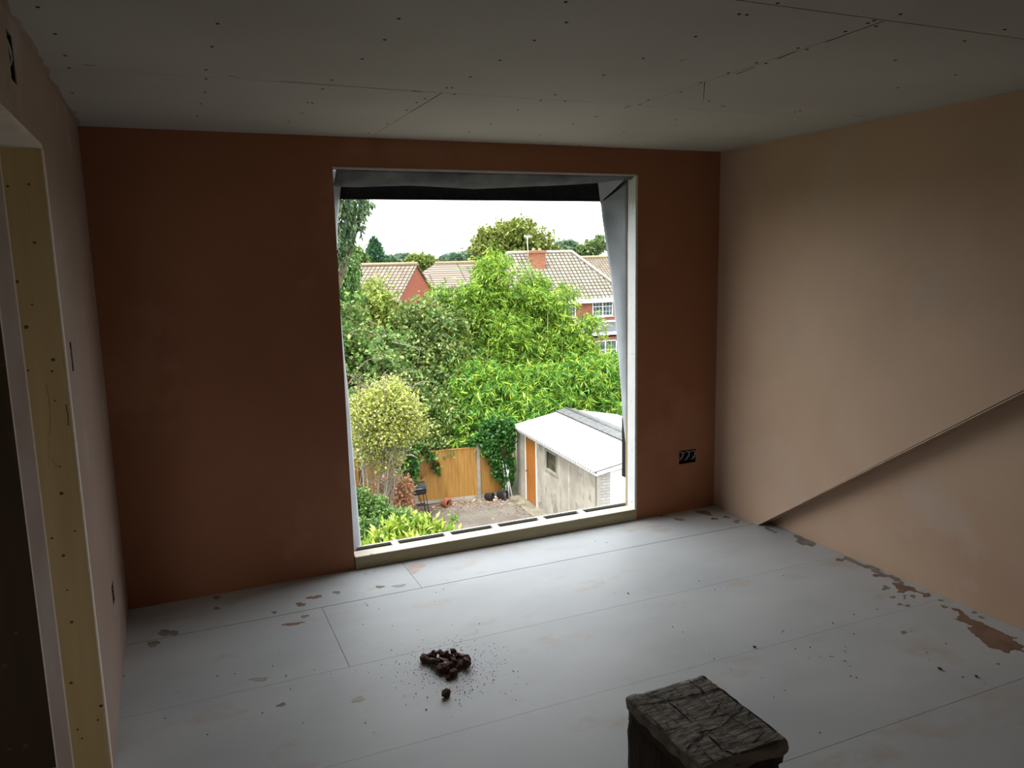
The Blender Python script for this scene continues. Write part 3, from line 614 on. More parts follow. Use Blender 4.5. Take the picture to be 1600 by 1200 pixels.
for i, (x, y, rx, ry, m_, lb) in enumerate([(680,378,32,11,SPLAT,'brown oval splash beside the floor joint on the left'),(765,333,42,10,SPLAT,'long pinkish splash on the floor left of the opening'),(905,303,22,9,SPLATG,'dark splash nearest the left end of the sill'),(630,500,55,9,SPLAT,'streaky brown splash just in front of the floor joint'),(515,428,18,7,SPLATG,'small black splash behind the left floor joint'),(705,452,24,8,SPLATG,'faint splash below the left floor joint'),(1040,970,34,20,mat('pale_putty', (.5,.5,.42), (.58,.57,.5), .8, 9),'pale scuff of filler on the floor left of the heap'),(155,335,26,9,SPLATG,'dark splash by the window wall at the far left'),(155,402,22,7,SPLATG,'small dark splash in front of the far left wall'),(1175,268,24,9,SPLATG,'grey round splash in front of the sill left end'),(1295,262,34,10,mat('pale_tan', (.40,.37,.31), (.46,.43,.37), .8, 9),'pale tan splash in front of the sill'),(1395,150,50,30,mat('pink_dust_plaster', (.50,.38,.34), (.58,.47,.43), .8, 9),'pale pink plaster dust patch against the sill'),(420,845,45,14,mat('tan_stain', (.38,.36,.31), (.43,.41,.36), .8, 9),'tan scuffed splash on the open floor at left'),(560,1005,28,10,SPLATG,'grey scuffed splash on the left foreground floor')]):
    splat([Q3(*p) for p in splat_outline(x, y, rx, ry, -.1, 70+i)], m_, lb, None, .0008)
splat([(x, y) for x, y in splat_outline(262, 989, 14, 5, -.1, 91)], SPLATG, 'dark oval splash near the far left corner')
splat([(x, y) for x, y in splat_outline(240, 1006, 8, 5, 0, 92)], SPLATG, 'small dark blot in front of the far left corner')

# ------------------------------------------------------------------ the garden
G = -5.5
mb = MB()
R_ = [8, 40, 120, 400, 2500]
mb.face([(-2500, 30, G-.4), (2500, 30, G-.4), (2500, 90, -7.2), (-2500, 90, -7.2)]); mb.face([(-2500, 90, -7.2), (2500, 90, -7.2), (2500, 2500, -9), (-2500, 2500, -9)]); mb.face([(-2500, -200, G-.02), (2500, -200, G-.02), (2500, 30, G-.4), (-2500, 30, G-.4)])
tag(mb.build('ground', SOIL), kind='structure')
mb = MB(); mb.box((-2, 7.5, G-.1), (9.6, 21.75, G)); tag(mb.build('patio', SLAB), kind='structure')
mb = MB()
for y in np.arange(8.4, 21.7, .9): mb.box((-2, y, G), (9.6, y+.012, G+.001))
for x in np.arange(-1.6, 9.5, .9): mb.box((x, 7.5, G), (x+.012, 21.7, G+.001))
tag(mb.build('patio_joints', mat('mossy_joint', (.05,.05,.03), (.12,.10,.07), .9, 6)), kind='structure')
# fence: concrete posts, gravel boards, vertical timber panels
posts = [(2.6, 22.2), (4.45, 22.08), (6.33, 21.93), (8.27, 21.72), (10.1, 21.9)]
POST_L = ['concrete fence post hidden far left among the shrubs', 'concrete fence post at the left behind the bare shrub', 'concrete fence post beside the black barbecue', 'concrete fence post in the middle of the orange fence', 'concrete fence post behind the shed']
for (x, y), lb in list(zip(posts, POST_L))[1:4]:
    mb = MB(); mb.box((x-.05, y-.06, G), (x+.05, y+.06, G+1.72)); tag(mb.build('fence_post', CONC, origin=(x, y, G), bevel=.008), lb, 'fence post', 'concrete fence posts')
PL_ = ['fence panel at the far left behind the bare shrub', 'long orange timber fence panel right of the barbecue', 'orange timber fence panel beside the shed, ivy hanging over it']
for k in range(1, 4):
    (xa, ya), (xb, yb) = posts[k], posts[k+1]
    if k == 3: xb, yb = 9.42, 21.74
    d = Vector((xb-xa, yb-ya, 0)); L_ = d.length-.1; d.normalize(); nn = Vector((-d.y, d.x, 0)); o_ = Vector((xa, ya, G))+d*.05
    fp = empty('fence_panel', o_+d*(L_/2), PL_[k-1], 'fence panel', 'orange fence panels')
    mb = MB(); nb = max(int(L_/.095), 1)
    for i in range(nb):
        mb.obox(o_+d*(i*L_/nb)+Vector((0,0,.1))-nn*(.012+(.006 if i % 2 else 0)), d*(L_/nb-.003), nn*.012, (0, 0, 1.50))
    mb.build('boards', FENCEW, fp)
    mb = MB(); mb.obox(o_+Vector((0,0,1.585))-nn*.03, d*L_, nn*.06, (0,0,.025)); mb.build('capping', FENCEW, fp)
    mb = MB(); mb.obox(o_-nn*.02, d*L_, nn*.04, (0, 0, .1)); mb.build('gravel_board', SHEDW, fp)

# shed
F_ = Vector((9.47, 21.65, 0)); U_ = Vector((-.0645, -1, 0)).normalized(); V_ = Vector((-U_.y, U_.x, 0)); LS, WS = 5.72, 3.5
def SP(u, v, z): return F_+U_*u+V_*v+Vector((0, 0, z))
EZ, RZ = -3.40, -3.07
shed = empty('garden_shed', SP(LS/2, WS/2, G), 'long pale rendered shed with a white corrugated roof', 'shed')
mb = MB()
def wallq(u0, v0, u1, v1, z0, z1, t=.08, mi=0):
    a, b = SP(u0, v0, z0), SP(u1, v1, z0); d = (b-a).normalized(); n_ = Vector((-d.y, d.x, 0)); mb.obox(a, b-a, n_*t, (0, 0, z1-z0), mi)
WI = .07
DU0, DU1, WU0, WU1, WZ_0, WZ_1 = .78, 1.60, 2.33, 3.15, -4.12, -3.56
for (a, b, z0, z1) in [(.1, DU0, G, EZ+.02), (DU0, DU1, -3.50, EZ+.02), (DU1, WU0, G, EZ+.02), (WU0, WU1, G, WZ_0), (WU0, WU1, WZ_1, EZ+.02), (WU1, LS-.12, G, EZ+.02)]: wallq(a, WI, b, WI, z0, z1)
wallq(.1, WI, .1, WS-WI, G, EZ); 
mb.build('walls', SHEDW, shed)
mb = MB()
for u in (.1, 1.66, 2.2, 3.3, 3.9, 4.75): wallq(u, WI-.012, u+.07, WI-.012, G, EZ, .012)
mb.build('panel_joint', mat('pale_render_strip', (.27,.25,.21), (.42,.39,.34), .85, 3), shed)
mb = MB(); wallq(LS-.14, WI, LS-.14, WI+.36, G, EZ+.03, .1); wallq(LS-.14, WI+2.9, LS-.14, WS-.05, G, EZ, .1); mb.build('brick_pier', BRICKW, shed)
gd = MB(); p_ = mb; mb = MB(); wallq(LS-.17, WI+.36, LS-.17, WI+2.9, G, EZ-.02, .03); mb.build('garage_door', WHITEP, shed)
mb = MB(); mb.prism([SP(LS-.15, WI, EZ), SP(LS-.15, WS-WI, EZ), SP(LS-.15, WS/2, RZ-.04)], U_*.05); mb.build('gable_board', WHITEP, shed)
mb = MB(); wallq(DU0+.02, WI-.01, DU1-.02, WI-.01, G+.03, -3.50, .04); sd = mb.build('door', DOORO, shed)
mb = MB()
for a, b, z0, z1 in ((DU0-.05, DU0+.02, G, -3.46), (DU1-.02, DU1+.05, G, -3.46), (DU0-.05, DU1+.05, -3.50, -3.44)): wallq(a, WI-.015, b, WI-.015, z0, z1, .03)
mb.build('door_frame', WHITEP, shed)
mb = MB(); p = SP(DU0+.14, WI-.04, -4.55); mb.tube([p, p-V_*.03], .02, 8); p = SP(DU0+.14, WI-.06, -4.55); mb.tube([p, p+U_*.09], .01, 6); mb.build('door_handle', BLACKM, sd)
mb = MB(); wallq(WU0, WI+.045, WU1, WI+.045, WZ_0, WZ_1, .01); wn = mb.build('window', DARKGL, shed)
mb = MB()
for a, b, z0, z1 in ((WU0, WU0+.05, WZ_0, WZ_1), (WU1-.05, WU1, WZ_0, WZ_1), (WU0, WU1, WZ_1-.04, WZ_1), (WU0-.04, WU1+.04, WZ_0-.05, WZ_0)): wallq(a, WI-.02, b, WI-.02, z0, z1, .03)
mb.build('window_frame', CONC, wn)
# corrugated roof: waves run down the slope
def corr(v0, v1, name):
    rows = []; nu = int((LS+.1)/.1465*8)
    for j in range(5):
        t = j/4; v = v0+(v1-v0)*t; z = EZ+.05+(RZ-EZ)*(v/(WS/2) if v <= WS/2 else (WS-v)/(WS/2))
        rows.append([SP(-.05+i*.1465/8, v, z+.03*math.sin(2*PI*i/8)) for i in range(nu)])
    o = MB().grid(rows).build(name, SHEDROOF, shed); o.modifiers.new('s', 'SOLIDIFY').thickness = .008
corr(-.08, WS/2-.02, 'roof_sheet'); corr(WS+.05, WS/2+.02, 'roof_sheet')
mb = MB()
for sg in (-1, 1): mb.obox(SP(-.06, WS/2, RZ+.10), U_*(LS+.1), V_*(sg*.34)+Vector((0,0,-.06)), (0,0,.012))
mb.tube([SP(-.06, WS/2, RZ+.10), SP(LS+.05, WS/2, RZ+.10)], .05, 8); mb.build('ridge_cap', RIDGEM, shed)
mb = MB(); mb.obox(SP(-.03, .0, EZ-.09), U_*(LS), V_*.025, (0,0,.07)); mb.obox(SP(LS, 0, EZ-.06), V_*(WS/2)+Vector((0,0,RZ-EZ)), U_*.03, (0,0,.08)); mb.obox(SP(LS, WS, EZ-.06), V_*(-WS/2)+Vector((0,0,RZ-EZ)), U_*.03, (0,0,.08)); mb.build('fascia', WHITEP, shed)
mb = MB(); mb.obox(SP(0, -.35, G), U_*LS, V_*.42, (0,0,.02)); tag(mb.build('concrete_kerb', mat('mossy_kerb', (.11,.10,.07), (.19,.175,.14), .9, 3, c3=(.08,.09,.03), s3=5, t3=.55), origin=None), 'mossy concrete strip along the foot of the shed wall', 'kerb')

# barbecue
bq = aY(651, 764, 20.9); bb = empty('barbecue', (bq.x+.02, 20.9, G), 'black barrel barbecue on thin legs by the fence', 'barbecue')
cx, cz = bq.x, -4.70; hw = .235
mb = MB(); rows = []
for j in range(13):
    a = PI*j/12; rows.append([(cx-hw, 20.9-.19*math.cos(a), cz+.02+.19*math.sin(a)), (cx+hw, 20.9-.19*math.cos(a), cz+.02+.19*math.sin(a))])
mb.grid(rows); 
for sx in (-hw, hw): mb.face([r_[0 if sx < 0 else 1] for r_ in rows])
lid = mb.build('lid', BLACKM, bb)
mb = MB(); mb.tube([(cx-.12, 20.70, cz+.07), (cx-.12, 20.66, cz+.07), (cx+.12, 20.66, cz+.07), (cx+.12, 20.70, cz+.07)], .009, 6); mb.build('handle', GALV, lid)
mb = MB(); rows = []
for j in range(13):
    a = PI*j/12; rows.append([(cx-hw, 20.9-.19*math.cos(a), cz-.17*math.sin(a)), (cx+hw, 20.9-.19*math.cos(a), cz-.17*math.sin(a))])
mb.grid(rows)
for sx in (-hw, hw): mb.face([r_[0 if sx < 0 else 1] for r_ in rows])
mb.build('firebox', BLACKM, bb)
for sx in (-1, 1):
    for sy in (-1, 1):
        mb = MB(); mb.tube([(cx+sx*(hw-.02), 20.9+sy*.13, cz-.1), (cx+sx*(hw+.06), 20.9+sy*.2, G)], .014, 6); mb.build('leg', BLACKM, bb)
mb = MB(); mb.obox((cx-hw-.02, 20.78, G+.32), (2*hw+.04, 0, 0), (0, .24, 0), (0, 0, .012)); mb.build('shelf', BLACKM, bb)
# white pipes leaning in the corner
for i, (xa, ya, xb, yb) in enumerate([(785,719,791,776),(797,719,786,776),(793,735,795,777),(790,725,800,776)]):
    a, b = aY(xa, ya, 21.45), aZ(xb, yb, G+.02); b.y = min(b.y, 21.3)
    mb = MB(); mb.tube([b, a], .022, 8); tag(mb.build('plastic_pipe', PVC, origin=b), ['white pipe leaning left in the corner by the shed, leftmost at its top','white pipe leaning right across the others by the shed','short white pipe standing upright by the shed corner','white pipe nearest the shed wall'][i], 'pipe', 'white pipes leaning by the shed')
# pots and brick bits at the fence foot
def pot(px, py, r, m, lb, lay=False):
    p = aZ(px, py, G); p.y = min(p.y, 21.45); mb = MB(); mb.lathe((0,0,0), [(.001,0),(r*.68,0),(r,r*1.7),(r*1.08,r*1.7),(r*1.08,r*1.9),(r*.9,r*1.9),(r*.6,.03),(.001,.03)], 14)
    o = mb.build('flower_pot', m, origin=(0,0,0)); o.location = (p.x, p.y, G+(r*.9 if lay else 0)); 
    if lay: o.rotation_euler = (PI/2, 0, .7)
    tag(o, lb, 'flower pot')
pot(685, 787, .12, TERRA, 'terracotta pot lying at the fence foot, left of a pair', True); pot(694, 785, .11, TERRA, 'terracotta pot standing at the fence foot, right of a pair')
pot(756, 779, .13, BLACKM, 'black pot beside the middle fence post', True); pot(778, 779, .15, BLACKM, 'black pot lying among brick bits near the pipes', True)
q = random.Random(31)
BB = [chunk_mesh('brick_bit', 1, s, m, (1.3, .8, .5)) for s, m in ((51, BRICKBIT), (52, mat('pale_rubble', (.45,.42,.38), (.55,.5,.45), .9, 9)), (53, BRICKBIT))]
for k in range(46):
    px = q.uniform(760, 800) if k < 34 else q.uniform(670, 750); py = 775+q.random()**1.5*16+(0 if k < 34 else 6); p = aZ(px, py, G)
    put(q.choice(BB), 'brick_bit', p.x, min(p.y, 21.5), G, q.uniform(.02, .065), q, 'broken brick or stone bit littering the paving by the fence', 'brick bit', 'brick bits along the fence foot', .2)

# ------------------------------------------------------------------ vegetation
rng = np.random.default_rng(7)
def leafobj(name, pts, dirs, L, Wd, cols, parent, mat_=LEAF, lj=.35):
    """pts n*3, dirs n*3 unit, one folded diamond leaf each"""
    n = len(pts); L = L*(1+lj*rng.uniform(-1, 1, (n, 1))); rv = rng.normal(size=(n, 3)); rv[:, 2] += 1.2
    side = np.cross(dirs, rv); side /= np.linalg.norm(side, axis=1, keepdims=True)+1e-9; up = np.cross(side, dirs)
    W2 = L*Wd/2; v = np.empty((n, 4, 3))
    v[:, 0] = pts; v[:, 1] = pts+dirs*L*.45+side*W2+up*W2*.25; v[:, 2] = pts+dirs*L-up*L*.08; v[:, 3] = pts+dirs*L*.45-side*W2+up*W2*.25
    o3 = np.array(parent_loc(parent)); v -= o3
    me = bpy.data.meshes.new(name); me.vertices.add(n*4); me.vertices.foreach_set('co', v.ravel())
    me.loops.add(n*4); me.loops.foreach_set('vertex_index', np.arange(n*4)); me.polygons.add(n)
    me.polygons.foreach_set('loop_start', np.arange(0, n*4, 4)); me.polygons.foreach_set('loop_total', np.full(n, 4))
    c = np.array(cols); k = rng.integers(0, len(c), n); cc = .8*c[k]*(1+.25*rng.uniform(-1, 1, (n, 1)))
    ca = np.ones((n, 4, 4)); ca[:, :, :3] = cc[:, None, :]
    at = me.color_attributes.new('Col', 'FLOAT_COLOR', 'POINT'); at.data.foreach_set('color', ca.ravel())
    me.materials.append(mat_); me.update(); me.validate()
    o = link(bpy.data.objects.new(name, me)); o.parent = parent; return o
def scatter(blobs, n, mode, clump=.25, cn=None, leaves_per=9, hollow=.55, Y=0, grp=0, gs=.25):
    """blobs: (px,py,rx,ry,Y[,depth]) -> leaf points and directions"""
    P, Dd = [], []; tot = sum(b[2]*b[3]*(b[4]**2) for b in blobs)
    for b in blobs:
        c = np.array(aY(b[0], b[1], b[4])); rx, rz = spx(b[2], b[4]), spx(b[3], b[4]); ry = b[5] if len(b) > 5 else (rx+rz)*.4
        m = max(int(n*b[2]*b[3]*b[4]**2/tot/leaves_per), 3)
        d = rng.normal(size=(m, 3)); d /= np.linalg.norm(d, axis=1, keepdims=True); d[:, 1] = np.where(rng.random(m) < .3, -np.abs(d[:, 1]), d[:, 1])
        rad = hollow+(1-hollow)*rng.random((m, 1))**.6; rad *= 1+.12*np.sin(d[:, :1]*7+c[0])+.10*np.sin(d[:, 2:]*9+c[2])
        cp = c+d*rad*np.array([rx, ry, rz])
        if grp:      # pull sprays together into boughs so that deep gaps open between them
            K = max(m//grp, 3); ck = cp[rng.integers(0, m, K)]; j = rng.integers(0, K, m); cp = ck[j]+(cp-ck[j])*.0+rng.normal(size=(m, 3))*np.array([1, 1, .62])*gs
        if mode == 'round':
            pp = np.repeat(cp, leaves_per, 0)+rng.normal(size=(m*leaves_per, 3))*clump*min(rx, rz)*.5
            dd = np.repeat(d, leaves_per, 0)*.8+rng.normal(size=(m*leaves_per, 3))*.8; dd[:, 2] += .1
        elif mode == 'fan':      # bamboo sprays: leaves radiate from a twig tip and droop
            ax = d*np.array([1, 1, .4])+rng.normal(size=(m, 3))*.35; ax[:, 2] -= .25
            pp = np.repeat(cp, leaves_per, 0)+rng.normal(size=(m*leaves_per, 3))*clump*.035
            dd = np.repeat(ax, leaves_per, 0)+rng.normal(size=(m*leaves_per, 3))*.75; dd[:, 2] -= .35
        elif mode == 'up':
            pp = np.repeat(cp, leaves_per, 0)+rng.normal(size=(m*leaves_per, 3))*clump*.1
            dd = np.repeat(d, leaves_per, 0)*.6+rng.normal(size=(m*leaves_per, 3))*.7; dd[:, 2] += .55
        else:                    # hanging
            pp = np.repeat(cp, leaves_per, 0)+rng.normal(size=(m*leaves_per, 3))*np.array([.5, .5, 1.3])*clump*min(rx, rz)*.5
            dd = rng.normal(size=(m*leaves_per, 3))*.45; dd[:, 2] -= .9
        dd /= np.linalg.norm(dd, axis=1, keepdims=True); P.append(pp); Dd.append(dd)
    return np.vstack(P), np.vstack(Dd)
def plant(name, label, cat, blobs, n, mode, L, Wd, cols, trunk=None, wood=BARK, tr=.08, group=None, base=None, branches=6, tname='trunk', gz=G, **kw):
    b0 = blobs[0]; c = aY(b0[0], b0[1], b0[4]) if base is None else Vector((base[0], base[1], 0)); loc = Vector((c.x, c.y, gz))
    t = empty(name, loc, label, cat, group); P, Dd = scatter(blobs, n, mode, **kw)
    leafobj('foliage', P, Dd, L, Wd, cols, t)
    r_ = random.Random(int(b0[0]*7+b0[1])); mb = MB()
    main = sorted(blobs, key=lambda b: b[1])[:1][0]; topc = aY(main[0], main[1], main[4])
    mb.tube([loc, loc*.6+topc*.4+Vector((r_.uniform(-.2,.2), r_.uniform(-.2,.2), 0)), topc], [tr, tr*.7, tr*.25], 7)
    for b in blobs[:branches]:
        e = aY(b[0], b[1], b[4]); f_ = loc*.55+topc*.45; mb.tube([f_, (f_+e)/2+Vector((0, 0, .1)), e], [tr*.5, tr*.35, tr*.12], 5)
    mb.build(tname, wood, t); return t
GRN = [(.10,.20,.03), (.15,.27,.04), (.07,.15,.025), (.20,.32,.05)]
BAM = [(.19,.37,.03), (.27,.46,.035), (.11,.25,.03), (.33,.50,.05), (.17,.36,.04), (.42,.52,.05), (.08,.19,.025)]
BAMD = [(.15,.36,.035), (.22,.46,.04), (.09,.24,.03), (.32,.52,.05), (.46,.54,.05), (.16,.40,.07), (.06,.18,.03)]
MID = [(.14,.24,.05), (.20,.32,.06), (.10,.18,.04), (.27,.34,.09), (.13,.25,.08), (.34,.34,.12)]
IVY = [(.035,.13,.025), (.06,.20,.03), (.10,.27,.04), (.03,.09,.02)]
GREYG = [(.11,.20,.10), (.15,.26,.12), (.08,.15,.08), (.20,.28,.10)]
YELG = [(.46,.52,.09), (.34,.42,.07), (.56,.58,.14), (.22,.30,.06), (.42,.38,.2)]
YEL = [(.40,.50,.05), (.32,.46,.05), (.50,.56,.10), (.20,.34,.04), (.14,.26,.04), (.46,.50,.16)]
REDS = [(.55,.22,.14), (.62,.32,.20), (.45,.17,.11), (.56,.40,.2), (.3,.30,.1)]
OLV = [(.18,.24,.04), (.25,.31,.06), (.13,.18,.03), (.30,.34,.08)]
HAZEG = [(.17,.27,.17), (.21,.32,.20), (.13,.22,.14)]  # far leaves made paler, distance haze put into their colour
YTR = [(.24,.34,.05), (.32,.40,.06), (.16,.26,.04), (.38,.42,.09)]

# mid-distance and garden plants
plant('bamboo_clump', 'tall bright green bamboo rising above the roofs in the centre', 'bamboo',
      [(775,435,26,36,25.5),(758,480,45,48,25.5),(836,452,16,20,25.8),(822,478,45,40,25.5),(862,495,32,45,25.2),(790,530,60,48,25),(725,500,33,45,25.6),(715,545,35,50,25.4),(850,550,48,42,25),(745,572,42,36,24.8),(808,578,48,30,24.6),(893,535,28,34,25),(905,560,40,28,24.8),(700,480,24,28,25.8),(920,515,14,18,25.0),(775,408,9,14,25.6),(824,430,7,12,25.8),(882,465,10,14,25.5)],
      90000, 'fan', .21, .17, BAM, wood=CANE, tr=.03, base=(10.5, 25.4), branches=0, tname='cane', clump=1.3, leaves_per=9, hollow=.3, grp=34, gs=.27)
bt = [o for o in bpy.data.objects if o.name == 'bamboo_clump'][0]
for k in range(26):
    px = rng.uniform(725, 905); b = aY(px, 640, 24.3+rng.uniform(-.3, .5)); t_ = aY(px+rng.uniform(-12, 12), rng.uniform(470, 560), 24.2+rng.uniform(0, .8))
    b.z = G; MB().tube([b, (b+t_)/2+Vector((rng.uniform(-.1,.1), 0, 0)), t_], [.016, .014, .006], 5).build('cane', CANE, bt)
plant('bamboo_clump', 'arching dark green bamboo hanging over the fence and shed roof', 'bamboo',
      [(722,640,36,34,23.2),(700,655,22,30,23.2),(780,612,50,36,23.4),(845,605,55,38,23.6),(925,590,50,40,23.6),(955,610,38,40,23.5),(740,600,36,26,23.6),(820,640,52,26,22.9),(880,628,45,22,23.1),(940,640,38,20,23.0),(765,655,38,30,22.7),(735,685,28,16,22.4),(970,560,20,20,23.8)],
      68000, 'fan', .25, .15, BAMD, wood=CANE, tr=.03, branches=0, tname='cane', clump=1.2, leaves_per=11, hollow=.4, grp=34, gs=.28)
plant('ivy', 'dark ivy spilling over the fence beside the shed', 'ivy', [(775,672,28,22,21.9,.3),(770,705,14,20,21.55,.16),(778,728,10,22,21.5,.12),(795,680,8,30,21.5,.2),(797,730,5,36,21.45,.12),(755,688,26,12,21.8,.25),(788,750,6,18,21.45,.1)], 8000, 'round', .09, .8, IVY, tr=.02, wood=BARK, tname='stem', base=(9.2, 21.55), leaves_per=6, hollow=.3)
plant('ivy', 'small ivy sprig hanging over the fence top by the barbecue post', 'ivy', [(662,706,9,6,21.75,.1),(672,716,8,7,21.75,.1),(680,727,7,7,21.75,.1),(685,736,5,4,21.75,.1),(655,700,12,7,21.8,.15)], 500, 'round', .10, .8, IVY+[(.25,.08,.04)], tr=.012, tname='stem', base=(6.5, 21.85), leaves_per=5, hollow=.1)
plant('evergreen_shrub', 'dark glossy shrub between bare branches and fence post', 'shrub', [(636,722,18,20,20.9),(640,740,14,18,20.8),(622,700,16,14,20.9)], 2400, 'round', .11, .6, IVY, tr=.03, leaves_per=6, hollow=.3)
plant('leafy_tree', 'mid green bushy tree left of the tall bamboo', 'tree', [(664,488,18,18,24.6),(650,515,38,34,24.6),(690,520,34,40,25),(665,560,38,40,24.4),(705,575,36,46,24.8),(650,605,32,36,24),(690,620,36,40,24),(640,640,24,30,23.5),(672,655,30,36,23),(665,690,26,20,22.6),(622,512,16,20,24.6),(702,474,14,14,25.6)], 46000, 'round', .13, .5, MID, tr=.12, leaves_per=8, hollow=.35, grp=26, gs=.3)
plant('leafy_tree', 'yellow green bushy tree top at the left below the roofs', 'tree', [(572,472,32,24,25.5),(553,495,26,34,25.5),(594,498,24,30,25.3),(572,525,34,32,25),(610,520,18,20,25)], 19000, 'round', .14, .45, YTR, tr=.12, leaves_per=8, hollow=.4, grp=26, gs=.28)
plant('climbing_ivy', 'thick ivy covered growth at the left edge of the view', 'ivy', [(553,530,20,32,21.5),(550,580,22,36,21.3),(580,565,26,34,21.5),(600,590,26,28,21.6),(560,610,26,30,21),(612,560,18,26,22),(545,480,14,26,22),(600,530,22,22,22.4),(480,560,50,120,22.5),(400,560,60,150,23),(440,700,60,60,21.5)], 40000, 'round', .12, .75, [(.10,.22,.05), (.16,.31,.06), (.07,.15,.035), (.22,.32,.08), (.26,.30,.10)], tr=.08, tname='stem', leaves_per=7, hollow=.4, grp=26, gs=.24)
plant('weeping_tree', 'tall grey green weeping tree at the top left of the opening', 'tree', [(520,300,50,36,19),(553,325,24,18,19),(572,318,14,10,19),(540,352,16,30,19),(556,350,12,18,19),(534,385,8,28,19),(546,372,8,16,19),(500,360,30,60,19)], 9000, 'hang', .13, .28, GREYG, tr=.16, leaves_per=8, hollow=.2, base=(2.0, 19))
plant('conifer', 'feathery green conifer at the left edge below the weeping tree', 'tree', [(548,430,17,24,24),(540,408,12,18,24),(555,412,9,16,24),(545,452,18,22,24),(532,440,14,30,24)], 8000, 'hang', .10, .35, [(.10,.22,.07), (.14,.29,.08), (.22,.32,.07), (.07,.15,.05)], tr=.1, leaves_per=8, hollow=.3)
# pale branching shrub
def curve(P_, n=5):
    P_ = [Vector(p) for p in P_]; out = []
    for i in range(len(P_)-1):
        p0 = P_[max(i-1,0)]; p1 = P_[i]; p2 = P_[i+1]; p3 = P_[min(i+2,len(P_)-1)]
        for k in range(n): t = k/n; out.append(.5*((2*p1)+(p2-p0)*t+(2*p0-5*p1+4*p2-p3)*t*t+(3*p1-p0-3*p2+p3)*t**3))
    return out+[P_[-1]]
def branchy(name, label, base, tips, m, r0, parent_label=None, seed=1, rad=.03, sub=5, cat='shrub'):
    t = empty(name, base, label, cat); r_ = random.Random(seed); mb = MB(); ends = []
    for tip in tips:
        a = Vector(base)+Vector((r_.uniform(-r0, r0), r_.uniform(-r0, r0), 0)); mid = a*.5+Vector(tip)*.5+Vector((r_.uniform(-.15,.15), r_.uniform(-.15,.15), .1))
        cv = curve([a, a*.7+mid*.3+Vector((r_.uniform(-.08,.08), 0, .15)), mid, mid*.5+Vector(tip)*.5+Vector((r_.uniform(-.1,.1), 0, .05)), Vector(tip)], 4); mb.tube(cv, [rad*(1-.8*i/len(cv)) for i in range(len(cv))], 5)
        for k in range(sub):
            s_ = mid.lerp(Vector(tip), k/sub); e = s_+Vector((r_.uniform(-.4,.4), r_.uniform(-.3,.3), r_.uniform(.05,.5))); mm = (s_+e)/2+Vector((r_.uniform(-.08,.08), 0, r_.uniform(-.05,.1)))
            mb.tube([s_, mm, e], [rad*.4, rad*.28, rad*.1], 4)
            for j in range(2): e2 = mm+Vector((r_.uniform(-.25,.25), r_.uniform(-.2,.2), r_.uniform(-.05,.28))); mb.tube([mm, e2], [rad*.2, rad*.08], 3)
    mb.build('branches', m, t); return t
tips = [tuple(aY(x, y, 17.6+.4*math.sin(i*2.3))) for i, (x, y) in enumerate([(560,610),(580,600),(600,592),(622,600),(640,618),(655,640),(650,665),(565,640),(590,630),(612,625),(635,650),(572,670),(600,660),(625,680),(558,690),(585,700),(610,705),(640,690)])]
bs = aY(580, 800, 17.8); bs = (bs.x, 17.8, G)
pt_ = branchy('pale_shrub', 'large yellow green shrub with pale bare branches at the left', bs, tips, PALEB, .35, seed=4, rad=.024, sub=8)
P, Dd = scatter([(565,640,24,30,17.8),(592,640,36,34,17.6),(622,640,30,32,17.6),(638,665,20,24,17.7),(600,680,34,26,17.6),(565,690,20,30,17.8),(600,612,34,18,17.8),(610,715,22,16,17.7)], 19000, 'round', clump=.5, leaves_per=6, hollow=.1, grp=30, gs=.17); leafobj('foliage', P, Dd, .07, .55, YELG, pt_)
tw = empty('bare_twigs', aY(600,560,20.5)); tw.location.z = G; tag(tw, 'pale bare twigs arching above the yellow green shrub', 'branch')
mb = MB(); r_ = random.Random(12)
for (x0, y0, x1, y1, x2, y2) in [(545,600,570,565,600,560),(590,640,610,600,646,592),(560,640,590,590,640,600),(600,620,625,585,655,580),(575,500,600,515,598,530),(615,535,640,540,665,545),(640,540,655,548,652,565),(545,520,570,515,600,530),(560,610,600,598,650,606),(620,640,650,600,680,596)]:
    cv = curve([aY(x0,y0,19.6), aY(x1,y1,19.4), aY(x2,y2,19.5)], 6); MB().tube(cv, [.016-.011*i/len(cv) for i in range(len(cv))], 4).build('twig', PALEB, tw)
for k in range(34):
    x0, y0 = r_.uniform(555, 640), r_.uniform(590, 625); dx, dy = r_.uniform(-30, 35), r_.uniform(-28, 4); p0, p1, p2 = aY(x0, y0, 18.1), aY(x0+dx*.5, y0+dy*.5-r_.uniform(2, 9), 18.0+r_.uniform(-.3, .3)), aY(x0+dx, y0+dy, 18.1)
    MB().tube(curve([p0, p1, p2], 4), [.009, .009, .008, .008, .007, .006, .005, .004, .003], 3).build('twig', PALEB, tw)

